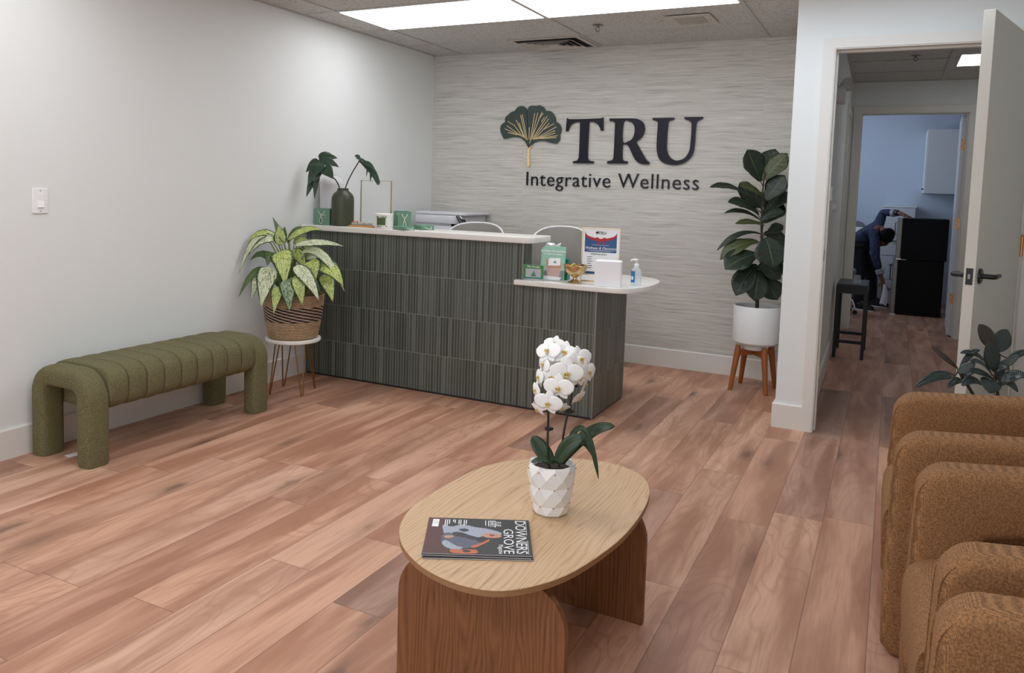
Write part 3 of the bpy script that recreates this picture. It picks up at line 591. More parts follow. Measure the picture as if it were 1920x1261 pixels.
# ceiling: mineral tiles in a white bar grid
GX = [0.28+1.22*i for i in range(-1, 5)]; GY = [-0.4785-0.61*i for i in range(0, 14)]
LIGHTS = [(0.28, -1.6985, 1.22, 0.61), (1.50, -1.6985, 1.22, 0.61), (0.28, -4.1385, 1.22, 0.61), (1.50, -4.1385, 1.22, 0.61), (2.72, -2.3085, 1.22, 0.61), (0.28, -6.5785, 1.22, 0.61), (1.50, -6.5785, 1.22, 0.61), (2.72, -5.3585, 1.22, 0.61)]
mb = MB(); mb.box(0, XR, YB, 0.0, H+0.006, H+0.1)
struct(mb.build('ceiling', M['ceil'], smooth=False))
mb = MB()
for gx in GX:
    if 0.05 < gx < XR: mb.box(gx-0.012, gx+0.012, YB, 0, H, H+0.006)
for gy in GY:
    mb.box(0, XR, gy-0.012, gy+0.012, H+0.0005, H+0.006)
mb.box(0, 0.022, YB, 0, H-0.001, H+0.006); mb.box(0, XR, -0.02, 0, H-0.001, H+0.006)
struct(mb.build('ceiling_grid', M['barmetal'], smooth=False))
mb = MB(); mb.box(3.05, XR, -1.06, YE, HC+0.006, HC+0.1); mb.box(2.2, XR, YE+0.12, YF, HC+0.006, HC+0.1)
struct(mb.build('ceiling_corridor', M['ceil'], smooth=False))
mb = MB()
for gy in (-0.91, -0.30, 0.31, 0.92, 1.53, 2.2): mb.box(3.13, XR, gy-0.012, gy+0.012, HC, HC+0.006)
for gx in (3.91,): mb.box(gx-0.02, gx+0.02, -1.06, YE, HC-0.0005, HC+0.006)
mb.poly([(3.2, -1.06), (3.222, -1.06), (WX(YE)+0.022, YE), (WX(YE), YE)], XY, HC-0.001, HC+0.006); mb.box(3.13, XR, YE-0.02, YE, HC-0.001, HC+0.006)
struct(mb.build('ceiling_corridor_grid', M['barmetal'], smooth=False))

# baseboards
BH = 0.139
def base_prof(d): return [(0, 0), (d, 0), (d, BH-0.006), (d-0.004, BH), (0, BH)]
mb = MB(); mb.poly(base_prof(0.015), lambda a, b, d: (a, d, b), YB, 0.0); struct(mb.build('baseboard_left', M['trim'], smooth=False))
mb = MB(); mb.poly(base_prof(0.015), lambda a, b, d: (d, -a, b), 0.0151, 3.02); struct(mb.build('baseboard_back', M['trim'], smooth=False))
mb = MB(); mb.poly(base_prof(0.015), lambda a, b, d: (d, -1.18-a, b), 3.0199, 3.188)
mb.poly(base_prof(0.015), lambda a, b, d: (3.035-a, d, b), -1.18, -0.0151); struct(mb.build('baseboard_partition', M['trim'], smooth=False))
mb = MB(); mb.poly(base_prof(0.015), lambda a, b, d: (d, -1.18-a, b), 4.228, XR); struct(mb.build('baseboard_doorway', M['trim'], smooth=False))
mb = MB(); mb.poly(base_prof(0.015), lambda a, b, d: (WX(d)+a, d, b), -1.05, 1.88); struct(mb.build('baseboard_corridor', M['trim'], smooth=False))

def casing(name, x0, x1, z1, yw, sgn, wdt=0.068, th=0.017, depth=0.12, ins=0.012):
    """flat mitred casing with a stepped inner edge, plus jamb lining and stop"""
    mb = MB()
    Y = lambda d: yw+sgn*d
    for d0, d1, o0, o1 in ((0, th, 0.006, wdt), (0, th-0.006, 0.0, 0.006)):
        for P in ([(x0-o1, 0), (x0-o0, 0), (x0-o0, z1+o0), (x0-o1, z1+o1)], [(x1+o0, 0), (x1+o1, 0), (x1+o1, z1+o1), (x1+o0, z1+o0)], [(x0-o1, z1+o1), (x0-o0, z1+o0), (x1+o0, z1+o0), (x1+o1, z1+o1)]):
            mb.poly(P, lambda a, b, d: (a, Y(d), b), d0, d1)
    # jamb lining flush inside the opening and the door stop
    yb = yw-sgn*depth
    ya, yc = min(yw, yb), max(yw, yb)
    mb.box(x0-ins, x0, ya, yc, 0, z1); mb.box(x1, x1+ins, ya, yc, 0, z1); mb.box(x0-ins, x1+ins, ya, yc, z1, z1+ins)
    ys0, ys1 = (yw+0.05, yw+0.085) if sgn < 0 else (yw-0.085, yw-0.05)
    mb.box(x0, x0+0.01, ys0, ys1, 0, z1-0.01); mb.box(x1-0.01, x1, ys0, ys1, 0, z1-0.01); mb.box(x0, x1, ys0, ys1, z1-0.01, z1)
    return struct(mb.build(name, M['trim'], smooth=False))
t1 = casing('trim_1', OX0, OX1, OZ, -1.18, -1, wdt=0.062)
mb = MB(); mb.box(-0.0006, 0.0012, -0.014, 0.014, -0.03, 0.03); o = mb.build('strike_plate', M['black'], t1, loc=(OX0, -1.15, 0.99))
t2 = casing('trim_2', EX0, EX1, EZ, YE, -1, wdt=0.07)
# closed side door in the corridor's left wall
mb = MB()
for P in ([(1.88, 0), (1.95, 0), (1.95, 2.08), (1.88, 2.15)], [(2.68, 0), (2.75, 0), (2.75, 2.15), (2.68, 2.08)], [(1.95, 2.08), (2.68, 2.08), (2.75, 2.15), (1.88, 2.15)]):
    mb.poly(P, lambda a, b, d: (WX(a)+d, a, b), 0.0, 0.017)
struct(mb.build('trim_3', M['trim'], smooth=False))
mb = MB(); mb.poly([(1.95, 0.01), (2.68, 0.01), (2.68, 2.08), (1.95, 2.08)], lambda a, b, d: (WX(a)+d, a, b), 0.0, 0.006); struct(mb.build('door_3', M['doorpaint'], smooth=False))

def lever(name, parent, x, z, ysgn, y0, mat):
    """round rose, stem and lever on one face of a door slab (door runs along +x from its hinge)"""
    mb = MB(); mb.lathe([(0.0, 0.010), (0.028, 0.010), (0.033, 0.006), (0.034, 0.0)], 28, axis='y')
    if ysgn < 0:
        for v in mb.bm.verts: v.co.y = -v.co.y
    r = mb.build('rose', mat, parent, loc=(x, y0, z))
    mb = MB(); mb.tube([(0, ysgn*0.008, 0), (0, ysgn*0.05, 0), (-0.004, ysgn*0.056, 0), (-0.02, ysgn*0.058, 0), (-0.090, ysgn*0.056, 0)], [0.0105, 0.0105, 0.0105, 0.010, 0.009], 12)
    mb.build('lever', mat, parent, loc=(x, y0, z))
def hinge(name, parent, z, mat, flat):
    mb = MB()
    if flat: # leaf screwed to the hinge edge of the door
        mb.box(-0.0018, 0.0, -0.040, -0.004, -0.05, 0.05)
        for yy, zz in ((-0.03, 0.035), (-0.016, 0.012), (-0.03, -0.012), (-0.016, -0.035)): mb.lathe([(0.0, -0.0022), (0.004, -0.0022), (0.004, -0.0018)], 8, (0, yy, zz), 'x')
    mb.tube([(0, 0.006, -0.05), (0, 0.006, 0.05)], 0.0065, 10)
    mb.sphere((0, 0.006, 0.053), 0.006, 8); mb.box(-0.014, 0.016, 0.0005, 0.003, -0.05, 0.05)
    mb.build('hinge', mat, parent, loc=(0, 0, z))
# door_1: open towards the lobby; hinge edge at the right jamb
DW = 0.872
d1 = thing('door_1', 'tall off-white door standing open into the lobby, black lever handles', 'door', (4.137, -1.199, 0.012), math.radians(253.4)); struct(d1)
mb = MB(); mb.box(0.0, DW, -0.043, 0, 0, 2.082); mb.build('slab', M['doorpaint'], d1, bevel=0.0015, smooth=False)
lever('h', d1, DW-0.07, 0.985, 1, 0.0, M['black']); lever('h', d1, DW-0.07, 0.985, -1, -0.043, M['black'])
mb = MB(); mb.box(DW-0.0005, DW+0.0015, -0.0345, -0.0085, 0.95, 1.02); mb.build('latch_plate', M['black'], d1, smooth=False)
mb = MB(); mb.box(DW+0.001, DW+0.007, -0.026, -0.017, 0.975, 0.995); mb.build('latch', M['silver'], d1, smooth=False)
for z in (0.25, 1.085, 1.85): hinge('hinge', d1, z, M['copper'], False)
# door_2: far doorway, opened into the far room past square
d2 = thing('door_2', 'white door opened into the far room with copper hinge leaves on its edge', 'door', (4.140, 2.946, 0.012), math.radians(88)); struct(d2)
mb = MB(); mb.box(0.0, 0.80, 0.0, 0.043, 0, 2.125); mb.build('slab', M['offwhite'], d2, bevel=0.0015, smooth=False)
for z in (0.36, 1.09, 1.84):
    mb = MB(); mb.box(-0.002, 0.0, 0.004, 0.040, -0.052, 0.052)
    h = mb.build('hinge', M['copper'], d2, loc=(0, 0, z), smooth=False)
    mb = MB()
    for yy, zz in ((0.03, 0.037), (0.014, 0.014), (0.03, -0.014), (0.014, -0.037)): mb.lathe([(0.0, -0.0028), (0.004, -0.0028), (0.004, -0.002)], 8, (0, yy, zz), 'x')
    mb.build('screws', M['black'], h)

# ================================================================== ceiling things
def ceiling_light(x, y, sx, sy, label, z, mat, grp):
    t = thing('ceiling_light', label, 'ceiling light', (x+sx/2, y+sy/2, z), 0, grp)
    mb = MB(); a, b = sx/2-0.012, sy/2-0.012
    mb.box(-a, a, -b, b, 0.0012, 0.0058); mb.build('housing', M['white'], t, smooth=False)
    mb = MB(); mb.box(-a+0.006, a-0.006, -b+0.006, b-0.006, -0.0008, 0.0010); mb.build('diffuser', mat, t, smooth=False)
    return t
names = ['wide flat ceiling light panel nearest the left wall', 'wide flat ceiling light panel left of the small air grille']
for i, (x, y, sx, sy) in enumerate(LIGHTS):
    ceiling_light(x, y, sx, sy, names[i] if i < 2 else 'flat ceiling light panel out of view above the waiting chairs and camera', H-0.001, M['panel_blue'] if i == 4 else M['panel'], 'ceiling light panels in view' if i < 2 else 'ceiling light panels out of view')
ceiling_light(3.95, 1.36, 0.61, 0.61, 'square ceiling light panel in the corridor beyond the open door', HC-0.001, M['panel_cool'], None)
ceiling_light(3.94, -0.9, 0.61, 0.61, 'square ceiling light panel added unseen in the corridor above the doorway', HC-0.001, M['panel_cool'], None)  # extra unseen panel, added to brighten the corridor

# square four-way diffuser by the back wall
v = thing('air_diffuser', 'square stepped ceiling air diffuser against the papered back wall', 'air vent', (1.203, -0.252, H-0.0015))
S2 = 0.228
mb = MB(); mb.poly([(-0.285, -S2), (0.285, -S2), (0.285, S2), (-0.285, S2)], XY, -0.004, 0.0, hole=[(-0.25, -S2+.03), (0.25, -S2+.03), (0.25, S2-.03), (-0.25, S2-.03)]); mb.build('frame', M['ventmetal'], v, smooth=False)
mb = MB(); mb.box(-0.25, 0.25, -S2+.03, S2-.03, -0.001, 0.0009); mb.build('duct_shade_plate', M['ventshade'], v, smooth=False)  # thin black plate paints the duct's shade; the ceiling is solid behind
for i, q in enumerate((0.215, 0.165, 0.115, 0.068)):
    mb = MB(); a = q; b = q*0.78
    for (x0, y0, x1, y1) in ((-a, -b, a, -b), (a, -b, a, b), (a, b, -a, b), (-a, b, -a, -b)):
        g = 0.84
        vs = [mb.bm.verts.new(p) for p in ((x0, y0, -0.016), (x1, y1, -0.016), (x1*g, y1*g, -0.003), (x0*g, y0*g, -0.003))]
        mb.face(vs)
    mb.build('louver', M['ventmetal'], v, smooth=False, solid=0.0015)
mb = MB(); mb.box(-0.045, 0.045, -0.035, 0.035, -0.014, -0.010); mb.build('center_plate', M['ventmetal'], v, smooth=False)
# small bar grille
g = thing('air_grille', 'small rectangular ceiling air grille with parallel bars, right of the sprinkler', 'air vent', (2.352, -0.744, H-0.0005))
mb = MB(); mb.poly(rrect(-0.14, 0.14, -0.15, 0.15, 0.006, 3), XY, -0.005, 0.0, hole=[(-0.10, -0.105), (0.10, -0.105), (0.10, 0.105), (-0.10, 0.105)]); mb.build('frame', M['ventmetal'], g, smooth=False)
mb = MB(); mb.box(-0.10, 0.10, -0.105, 0.105, -0.0012, 0.0); mb.build('duct_shade_plate', M['ventshade'], g, smooth=False)  # black sheet painted as the shade behind the bars
mb = MB()
for i in range(11): mb.obox((-0.092+0.0184*i, 0, -0.004), (1, 0, 0.55), (0, 1, 0), (-0.55, 0, 1), 0.0055, 0.105, 0.0012)
mb.build('bars', M['ventmetal'], g, smooth=False)
for sx in (-0.12, 0.12):
    mb = MB(); mb.lathe([(0, -0.0065), (0.004, -0.0065), (0.004, -0.005)], 8, (0, 0, 0)); mb.build('screw', M['black'], g, loc=(sx, 0, 0))
def sprinkler(loc, label):
    s = thing('sprinkler', label, 'sprinkler', loc)
    mb = MB(); mb.lathe([(0.0, -0.006), (0.03, -0.006), (0.038, 0.0)], 24); mb.build('escutcheon', M['silver'], s)
    mb = MB(); mb.tube([(0, 0, -0.004), (0, 0, -0.02)], 0.009, 10)
    for q in (-1, 1): mb.tube([(q*0.008, 0, -0.018), (q*0.016, 0, -0.028), (q*0.004, 0, -0.042)], 0.003, 6)
    mb.lathe([(0.004, -0.040), (0.004, -0.045), (0.016, -0.046), (0.016, -0.047), (0.0, -0.048)], 14); mb.build('head', M['silver'], s)
sprinkler((1.731, -0.764, H+0.005), 'pendant sprinkler head in the lobby ceiling left of the small air grille')
sprinkler((3.647, 1.329, HC+0.005), 'pendant sprinkler head in the corridor ceiling')

# ================================================================== things on the walls
sw = thing('light_switch', 'white rocker light switch on the left wall above the bench', 'light switch', (0, -3.535, 1.185))
mb = MB(); mb.rprism(rrect(-0.039, 0.039, -0.06, 0.06, 0.004, 3), lambda a, b, d: (d, a, b), 0.0, 0.007, 0.004, 3); mb.build('plate', M['white'], sw)
mb = MB(); mb.poly([(0.0065, -0.034), (0.0155, -0.030), (0.0085, 0.002), (0.0088, 0.033), (0.0065, 0.034)], lambda a, b, d: (a, d, b), -0.0165, 0.0165); mb.build('rocker', M['white'], sw, bevel=0.001, smooth=False)
for zz in (-0.048, 0.048):
    mb = MB(); mb.lathe([(0.0, 0.0078), (0.003, 0.0076), (0.003, 0.0065)], 10, (0, 0, 0), 'x'); mb.build('screw', M['silver'], sw, loc=(0, 0, zz))

# wall sign
sign = thing('wall_sign', 'raised company wall sign with ginkgo leaf and dark letters on papered wall', 'sign', (1.6, 0, 1.6))
def loc_(L): return [(x-1.6, z-1.6) for x, z in L]
def ccw(L):
    a = sum(L[i-1][0]*L[i][1]-L[i][0]*L[i-1][1] for i in range(len(L)))
    return L if a > 0 else list(reversed(L))
for nm, P, hole, mt in (('letter', SIGN_T, None, 'navy'), ('letter', SIGN_R, SIGN_RH, 'navy'), ('letter', SIGN_U, None, 'navy')):
    mb = MB(); Q = curvy(loc_(P))
    if nm == 'letter' and hole: mb.poly(Q, XZ, -0.020, -0.0003, hole=spline(loc_(hole), 3))
    else: mb.poly(Q, XZ, -0.020, -0.0003)
    mb.build(nm, M[mt], sign, smooth=False)
mb = MB(); mb.poly(curvy(loc_(GINKGO), 4, 60), XZ, -0.018, -0.0003); lf = mb.build('ginkgo_leaf', M['ginkgo'], sign, smooth=False); lf['label'] = 'dark green ginkgo leaf'
mb = MB(); mb.poly(loc_(GSTEM), XZ, -0.021, -0.0003); mb.build('leaf_stem', M['gold'], lf, smooth=False)['label'] = 'gold stem'
mb = MB()
for (a, b) in GVEIN:
    a, b = Vector((a[0]-1.6, -0.0185, a[1]-1.6)), Vector((b[0]-1.6, -0.0185, b[1]-1.6))
    d = (b-a).normalized(); mb.obox((a+b)/2, d, (0, 1, 0), d.cross(Vector((0, 1, 0))), (b-a).length/2, 0.001, 0.0021)
mb.build('leaf_veins', M['gold'], lf, smooth=False)['label'] = 'gold engraved veins'
me = text_mesh('Integrative Wellness', 0.128, extrude=0.006, spacing=1.06, align='LEFT', bold=-0.0008)
xs = [v.co.x for v in me.vertices]; ys = [v.co.y for v in me.vertices]
fx = 1.383/(max(xs)-min(xs)); x0 = min(xs)
cap_top = max(ys)
bm = bmesh.new(); bm.from_mesh(me); bmesh.ops.remove_doubles(bm, verts=bm.verts, dist=1e-6)
seen = set(); isl = []
for vtx in bm.verts:
    if vtx in seen: continue
    st = [vtx]; seen.add(vtx); I = []
    while st:
        q = st.pop(); I.append(q)
        for e in q.link_edges:
            o_ = e.other_vert(q)
            if o_ not in seen: seen.add(o_); st.append(o_)
    isl.append(I)
isl = [[min(q.co.x for q in I), max(q.co.x for q in I), set(I)] for I in isl]; isl.sort(key=lambda t: t[0])
mer = []
for a, b, I in isl:
    if mer and a < mer[-1][1]-0.004: mer[-1][1] = max(b, mer[-1][1]); mer[-1][2] |= I
    else: mer.append([a, b, I])
for a, b, I in mer:
    mb = MB(); mp = {q: mb.bm.verts.new((0.904-1.6+(q.co.x-x0)*fx, -0.0066-q.co.z, 1.448-1.6+(q.co.y-cap_top)*fx*1.02)) for q in I}
    for f_ in bm.faces:
        if f_.verts[0] in I: mb.face([mp[q] for q in f_.verts])
    mb.build('letter', M['navy'], sign, smooth=False, merge=False)
bm.free()

# corridor wall devices
e = thing('emergency_light', 'white twin-head emergency light high on the corridor wall', 'emergency light', (WX(-0.06), -0.06, 2.0))
mb = MB(); mb.rprism(rrect(-0.10, 0.10, -0.06, 0.05, 0.02, 4), lambda a, b, d: (d, a, b), 0, 0.055, 0.012, 3); mb.build('housing', M['offwhite'], e)
for yy in (-0.06, 0.08):
    mb = MB(); mb.lathe([(0.0, 0.0), (0.024, 0.0), (0.040, 0.05), (0.038, 0.055), (0.0, 0.05)], 20, axis='x')
    h = mb.build('lamp_head', M['offwhite'], e, loc=(0.035, yy, 0.045)); h.rotation_euler = (0, math.radians(-20), math.radians(-35))
th = thing('thermostat', 'white rectangular thermostat on the corridor wall just inside the doorway', 'thermostat', (WX(-0.354), -0.354, 1.335))
mb = MB(); mb.rprism(rrect(-0.055, 0.055, -0.045, 0.045, 0.008, 4), lambda a, b, d: (d, a, b), 0, 0.028, 0.006, 3); mb.build('body', M['white'], th)
mb = MB(); mb.box(0.0281, 0.029, -0.03, 0.03, -0.01, 0.025); mb.build('display', M['greyprint'], th, smooth=False)
s2 = thing('wall_sensor', 'small white round sensor on corridor wall beyond the thermostat', 'sensor', (WX(0.2), 0.20, 1.245))
mb = MB(); mb.rprism(rrect(-0.035, 0.035, -0.05, 0.05, 0.005, 3), lambda a, b, d: (d, a, b), 0, 0.008, 0.003, 3); mb.build('plate', M['white'], s2)
mb = MB(); mb.lathe([(0.030, 0.008), (0.030, 0.028), (0.026, 0.034), (0.0, 0.034)], 24, axis='x'); mb.build('dial', M['white'], s2)
ou = thing('wall_outlet', 'white wall outlet low on the corridor wall before the black table', 'outlet', (WX(-0.18), -0.18, 0.47))
mb = MB(); mb.rprism(rrect(-0.035, 0.035, -0.057, 0.057, 0.004, 3), lambda a, b, d: (d, a, b), 0, 0.006, 0.003, 3); mb.build('plate', M['white'], ou)
for zz in (-0.02, 0.02):
    mb = MB(); mb.lathe([(0.0, 0.0075), (0.015, 0.0075), (0.016, 0.006)], 16, (0, 0, 0), 'x'); s_ = mb.build('socket', M['offwhite'], ou, loc=(0, 0, zz))
    mb = MB()
    for yy in (-0.006, 0.006): mb.box(0.0074, 0.0079, yy-0.001, yy+0.001, -0.004, 0.006)
    mb.build('slots', M['black'], s_, smooth=False)

# ================================================================== reception desk
DY = -1.645
dk = thing('reception_desk', 'reception desk clad in dark green vertical stick tiles', 'reception desk', (0, 0, 0))
mb = MB(); mb.box(0.016, 1.640, DY, DY+0.125, 0.012, 0.99); mb.build('raised_front', M['tile'], dk, smooth=False)
mb = MB(); mb.box(1.640, 2.104, DY, -1.07, 0.012, 0.7449); mb.build('low_wing', M['tile'], dk, smooth=False)
mb = MB(); mb.box(0.016, 1.640, DY+0.125, -1.0, 0.69, 0.735); mb.box(0.016, 0.04, DY+0.125, -1.0, 0.0, 0.69); mb.build('staff_worktop', M['offwhite'], dk, smooth=False)
mb = MB(); mb.box(0.02, 2.099, DY+0.006, DY+0.12, 0, 0.012); mb.box(1.7, 2.099, DY+0.12, -1.075, 0, 0.012); mb.build('plinth', M['black'], dk, smooth=False)
for (x, z0, z1) in ((2.104, 0.003, 0.7448), (1.640, 0.776, 0.989)):
    mb = MB(); mb.box(x-0.006, x+0.0022, DY-0.0022, DY+0.006, z0, z1); mb.build('corner_trim', M['bronze'] if False else M['silver'], dk, smooth=False)
ct = MB().rprism(rrect(0.002, 1.702, -1.69, -1.365, [0.07, 0.02, 0.004, 0.004], 8), XY, 0.9905, 1.026, 0.004, 3).build('countertop', M['stone'])
tag(ct, 'raised white stone countertop along the tall part of the reception desk', 'countertop')
low = [(1.606, -1.69)]+spline([(2.10, -1.69), (2.22, -1.686), (2.29, -1.645), (2.335, -1.53), (2.352, -1.36), (2.335, -1.17), (2.27, -1.03), (2.15, -0.965), (2.0, -0.95)], 5, False)+[(1.644, -0.95), (1.644, -1.649), (1.606, -1.649)]
ct2 = MB().rprism(low, XY, 0.7455, 0.775, 0.003, 3).build('countertop', M['stone'])
tag(ct2, 'low white stone countertop with rounded end on the right of the reception desk', 'countertop')

# ---- on the raised counter
Z1 = 1.0262
wv_ = MB(); pr = [(0.0, 0.0), (0.070, 0.0), (0.080, 0.008)]
for i in range(60): pr.append((0.080+0.0008*(i % 2), 0.02+0.26*i/60))
pr += [(0.079, 0.285), (0.072, 0.305), (0.055, 0.322), (0.036, 0.330), (0.034, 0.345), (0.028, 0.345), (0.026, 0.30), (0.0, 0.29)]
wv_.lathe(pr, 40); o = wv_.build('vase', M['vasewhite'], loc=(0.088, -1.475, Z1)); tag(o, 'tall ribbed white vase in the wall corner behind the first gift bag', 'vase')
gv = thing('vase', 'dark olive bottle vase holding two monstera leaves', 'vase', (0.281, -1.60, Z1))
mb = MB(); mb.lathe([(0.0, 0.0), (0.068, 0.0), (0.075, 0.006), (0.0755, 0.17), (0.0735, 0.192), (0.063, 0.213), (0.046, 0.228), (0.038, 0.236), (0.037, 0.246), (0.040, 0.250), (0.036, 0.251), (0.033, 0.245), (0.033, 0.15), (0.0, 0.15)], 48)
mb.build('body', M['vasegreen'], gv)
def monstera(Ml, Mf, org, label, wf=1.7):
    t = thing('monstera_stem', label, 'leaf', org)
    L = [[Vector(p)-Vector(org) for p in l] for l in Ml]
    st = spline([Vector((L[0][0].x*0.3, L[0][0].y*0.3, -0.10))]+L[0], 6, False); mb = MB(); mb.tube(st, 0.0042, 8); mb.build('stem', M['stemdark'], t)
    mb = MB(); path = [Vector(p) for p in spline(L[1], 6, False)]; n = len(path)
    mb.strip(path, [(0.042 if wf > 1.5 else 0.022)*math.sin(PI*(0.12+0.86*i/(n-1)))**.6+0.001 for i in range(n)], [Vector((0.45, -0.8, 0.35))]*n, 6, 0.1)
    for (pp, wd) in Mf:
        a, b = [Vector(p)-Vector(org) for p in pp]
        leaf(mb, a, b, wd*wf, 0.012, 'c', 'lance', nv=8, fold=0.06)
    mb.build('blade', M['m0'], t, solid=0.0012)
    return t
monstera(M1, M1F, (0.281, -1.60, Z1+0.25), 'dark split monstera leaf leaning left out of the olive vase')
monstera(M2, M2F, (0.281, -1.60, Z1+0.25), 'dark monstera leaf on long stem leaning right out of the olive vase', 0.95)

def gift_bag(loc, w_, d_, h_, rz, label, hdl=(0.25,), txt=False, flat=False):
    t = thing('gift_bag', label, 'gift bag', loc, rz, 'small green gift bags on the raised counter')
    mb = MB(); a, b = w_/2, d_/2
    R = []
    for z, q in ((0, 1), (h_*0.55, 1), (h_, 0.93)): R.append([(-a, -b*q, z), (a, -b*q, z), (a, b*q, z), (-a, b*q, z)])
    for z, q in ((h_, 0.90), (h_*0.3, 0.97)): R.append([(-a+0.002, -b*q+0.001, z), (a-0.002, -b*q+0.001, z), (a-0.002, b*q-0.001, z), (-a+0.002, b*q-0.001, z)])
    mb.loft(R, True, True, True)
    # gusset creases
    mb.obox((a+0.0002, 0, h_*0.5), (1, 0, 0), (0, 1, 0), (0, 0, 1), 0.0005, 0.0006, h_*0.48)
    mb.build('bag_body', M['baggreen'], t, smooth=False)
    for sd in (-1,):
        mb = MB(); y = sd*(b+0.0028)
        P = [(-0.022, y+0.004, h_*0.86), (-0.02, y, h_*0.78), (-0.004, y-0.003, h_*0.62), (0.004, y-0.004, h_*0.45), (0.012, y-0.003, h_*0.25), (0.004, y-0.002, h_*0.10), (-0.008, y-0.003, h_*0.14), (-0.012, y-0.004, h_*0.3), (-0.002, y-0.005, h_*0.5), (0.004, y-0.004, h_*0.62), (0.022, y, h_*0.80), (0.024, y+0.004, h_*0.86)]
        mb.tube([(p[0]*w_/0.12, p[1], p[2]) for p in spline(P, 4, False)], 0.0018, 6); mb.build('handle', M['rope'], t)
    if txt:
        text('lettering', 'TRU', 0.018, M['gold'], t, (0.012, -b-0.0008, h_*0.60), UP)
        text('lettering', 'Integrative Wellness', 0.006, M['gold'], t, (0.012, -b-0.0008, h_*0.45), UP)
    return t
gift_bag((0.142, -1.63, Z1), 0.118, 0.055, 0.112, math.radians(14), 'upright green gift bag left of the olive vase', txt=True)
gift_bag((0.655, -1.46, Z1), 0.09, 0.05, 0.112, math.radians(20), 'upright green gift bag half hidden behind the white candle')
gift_bag((0.738, -1.545, Z1), 0.085, 0.055, 0.112, math.radians(35), 'upright green gift bag to the right of the white candle')
def lying_bag(loc, rz, label, h_=0.022):
    t = thing('gift_bag', label, 'gift bag', loc, rz, 'small green gift bags on the raised counter')
    mb = MB(); mb.box(-0.055, 0.055, -0.045, 0.045, 0, h_); mb.build('bag_body', M['baggreen'], t, bevel=0.003, smooth=False)
    mb = MB(); P = [(0.056, -0.02, h_*0.7), (0.07, -0.018, 0.012), (0.082, 0.0, 0.006), (0.07, 0.018, 0.01), (0.056, 0.02, h_*0.7)]
    mb.tube(spline(P, 4, False), 0.0018, 6); mb.build('handle', M['rope'], t)
lying_bag((0.800, -1.645, Z1), math.radians(-20), 'flattened green gift bag lying in front beside the printer')
lying_bag((0.86, -1.50, Z1), math.radians(-30), 'flattened green gift bag lying behind, beside the upright pair', 0.030)

fr = thing('acrylic_frame', 'empty gold edged clear acrylic frame standing on the raised counter', 'frame', (0.493, -1.520, Z1), math.radians(-3))
mb = MB()
for P in (((-0.127, 0), (-0.1235, 0), (-0.1235, 0.3045), (-0.127, 0.308)), ((0.1235, 0), (0.127, 0), (0.127, 0.308), (0.1235, 0.3045)), ((-0.127, 0.308), (-0.1235, 0.3045), (0.1235, 0.3045), (0.127, 0.308)), ((-0.1235, 0.0), (0.1235, 0.0), (0.1235, 0.0035), (-0.1235, 0.0035))):
    mb.poly(list(P), XZ, -0.005, 0.005)
mb.box(-0.127, -0.10, -0.03, 0.03, 0, 0.003); mb.box(0.10, 0.127, -0.03, 0.03, 0, 0.003)
mb.build('gold_edge', M['brass'], fr, smooth=False)
mb = MB(); mb.box(-0.123, 0.123, -0.002, 0.002, 0.004, 0.304); mb.build('pane', M['acrylic'], fr, smooth=False)

tr = thing('wooden_tray', 'small pale wooden tray holding herb bundles behind the candle', 'tray', (0.465, -1.635, Z1), math.radians(6))
mb = MB(); mb.box(-0.085, 0.085, -0.022, 0.022, 0, 0.004)
for (x0, x1, y0, y1) in ((-0.085, 0.085, -0.022, -0.019), (-0.085, 0.085, 0.019, 0.022), (-0.085, -0.082, -0.019, 0.019), (0.082, 0.085, -0.019, 0.019)): mb.box(x0, x1, y0, y1, 0.004, 0.012)
mb.build('tray_body', M['woodbox'], tr, smooth=False)
for i in range(3):
    t = thing('herb_bundle', ['thread wrapped sage bundle at left end of the wooden tray with bright petals', 'thread wrapped sage bundle in the middle of the wooden tray', 'thread wrapped sage bundle at right end of the wooden tray'][i], 'herb bundle', (0.415+0.05*i, -1.640+0.005*i, Z1+0.005), math.radians(8))
    mb = MB(); rings = []
    for q in range(9):
        rr = 0.0135*(1-0.25*abs(q-4)/4)+random.uniform(-.001, .001)
        rings.append([(-0.023+0.0058*q, rr*math.cos(2*PI*j/10), 0.0150+rr*math.sin(2*PI*j/10)+random.uniform(-.001, .001)) for j in range(10)])
    mb.loft(rings); mb.build('leaves', M['herb'], t, bevel=0)
    mb = MB()
    for q in (-0.012, 0.0, 0.012): mb.tube([(q+0.003*math.sin(a*2*PI/12), 0.0143*math.cos(a*2*PI/12), 0.015+0.0143*math.sin(a*2*PI/12)) for a in range(12)], 0.0008, 4, closed=True)
    mb.build('thread', M['rope'], t)
    if i == 0:
        for q, cc in enumerate(('red', 'orange', 'yellow', 'red')):
            mb = MB(); mb.sphere((-0.018+0.011*q, -0.004+0.004*(q % 2), 0.030), 0.007, 8, (1, 1, 0.6)); mb.build('petal', M[cc], t)

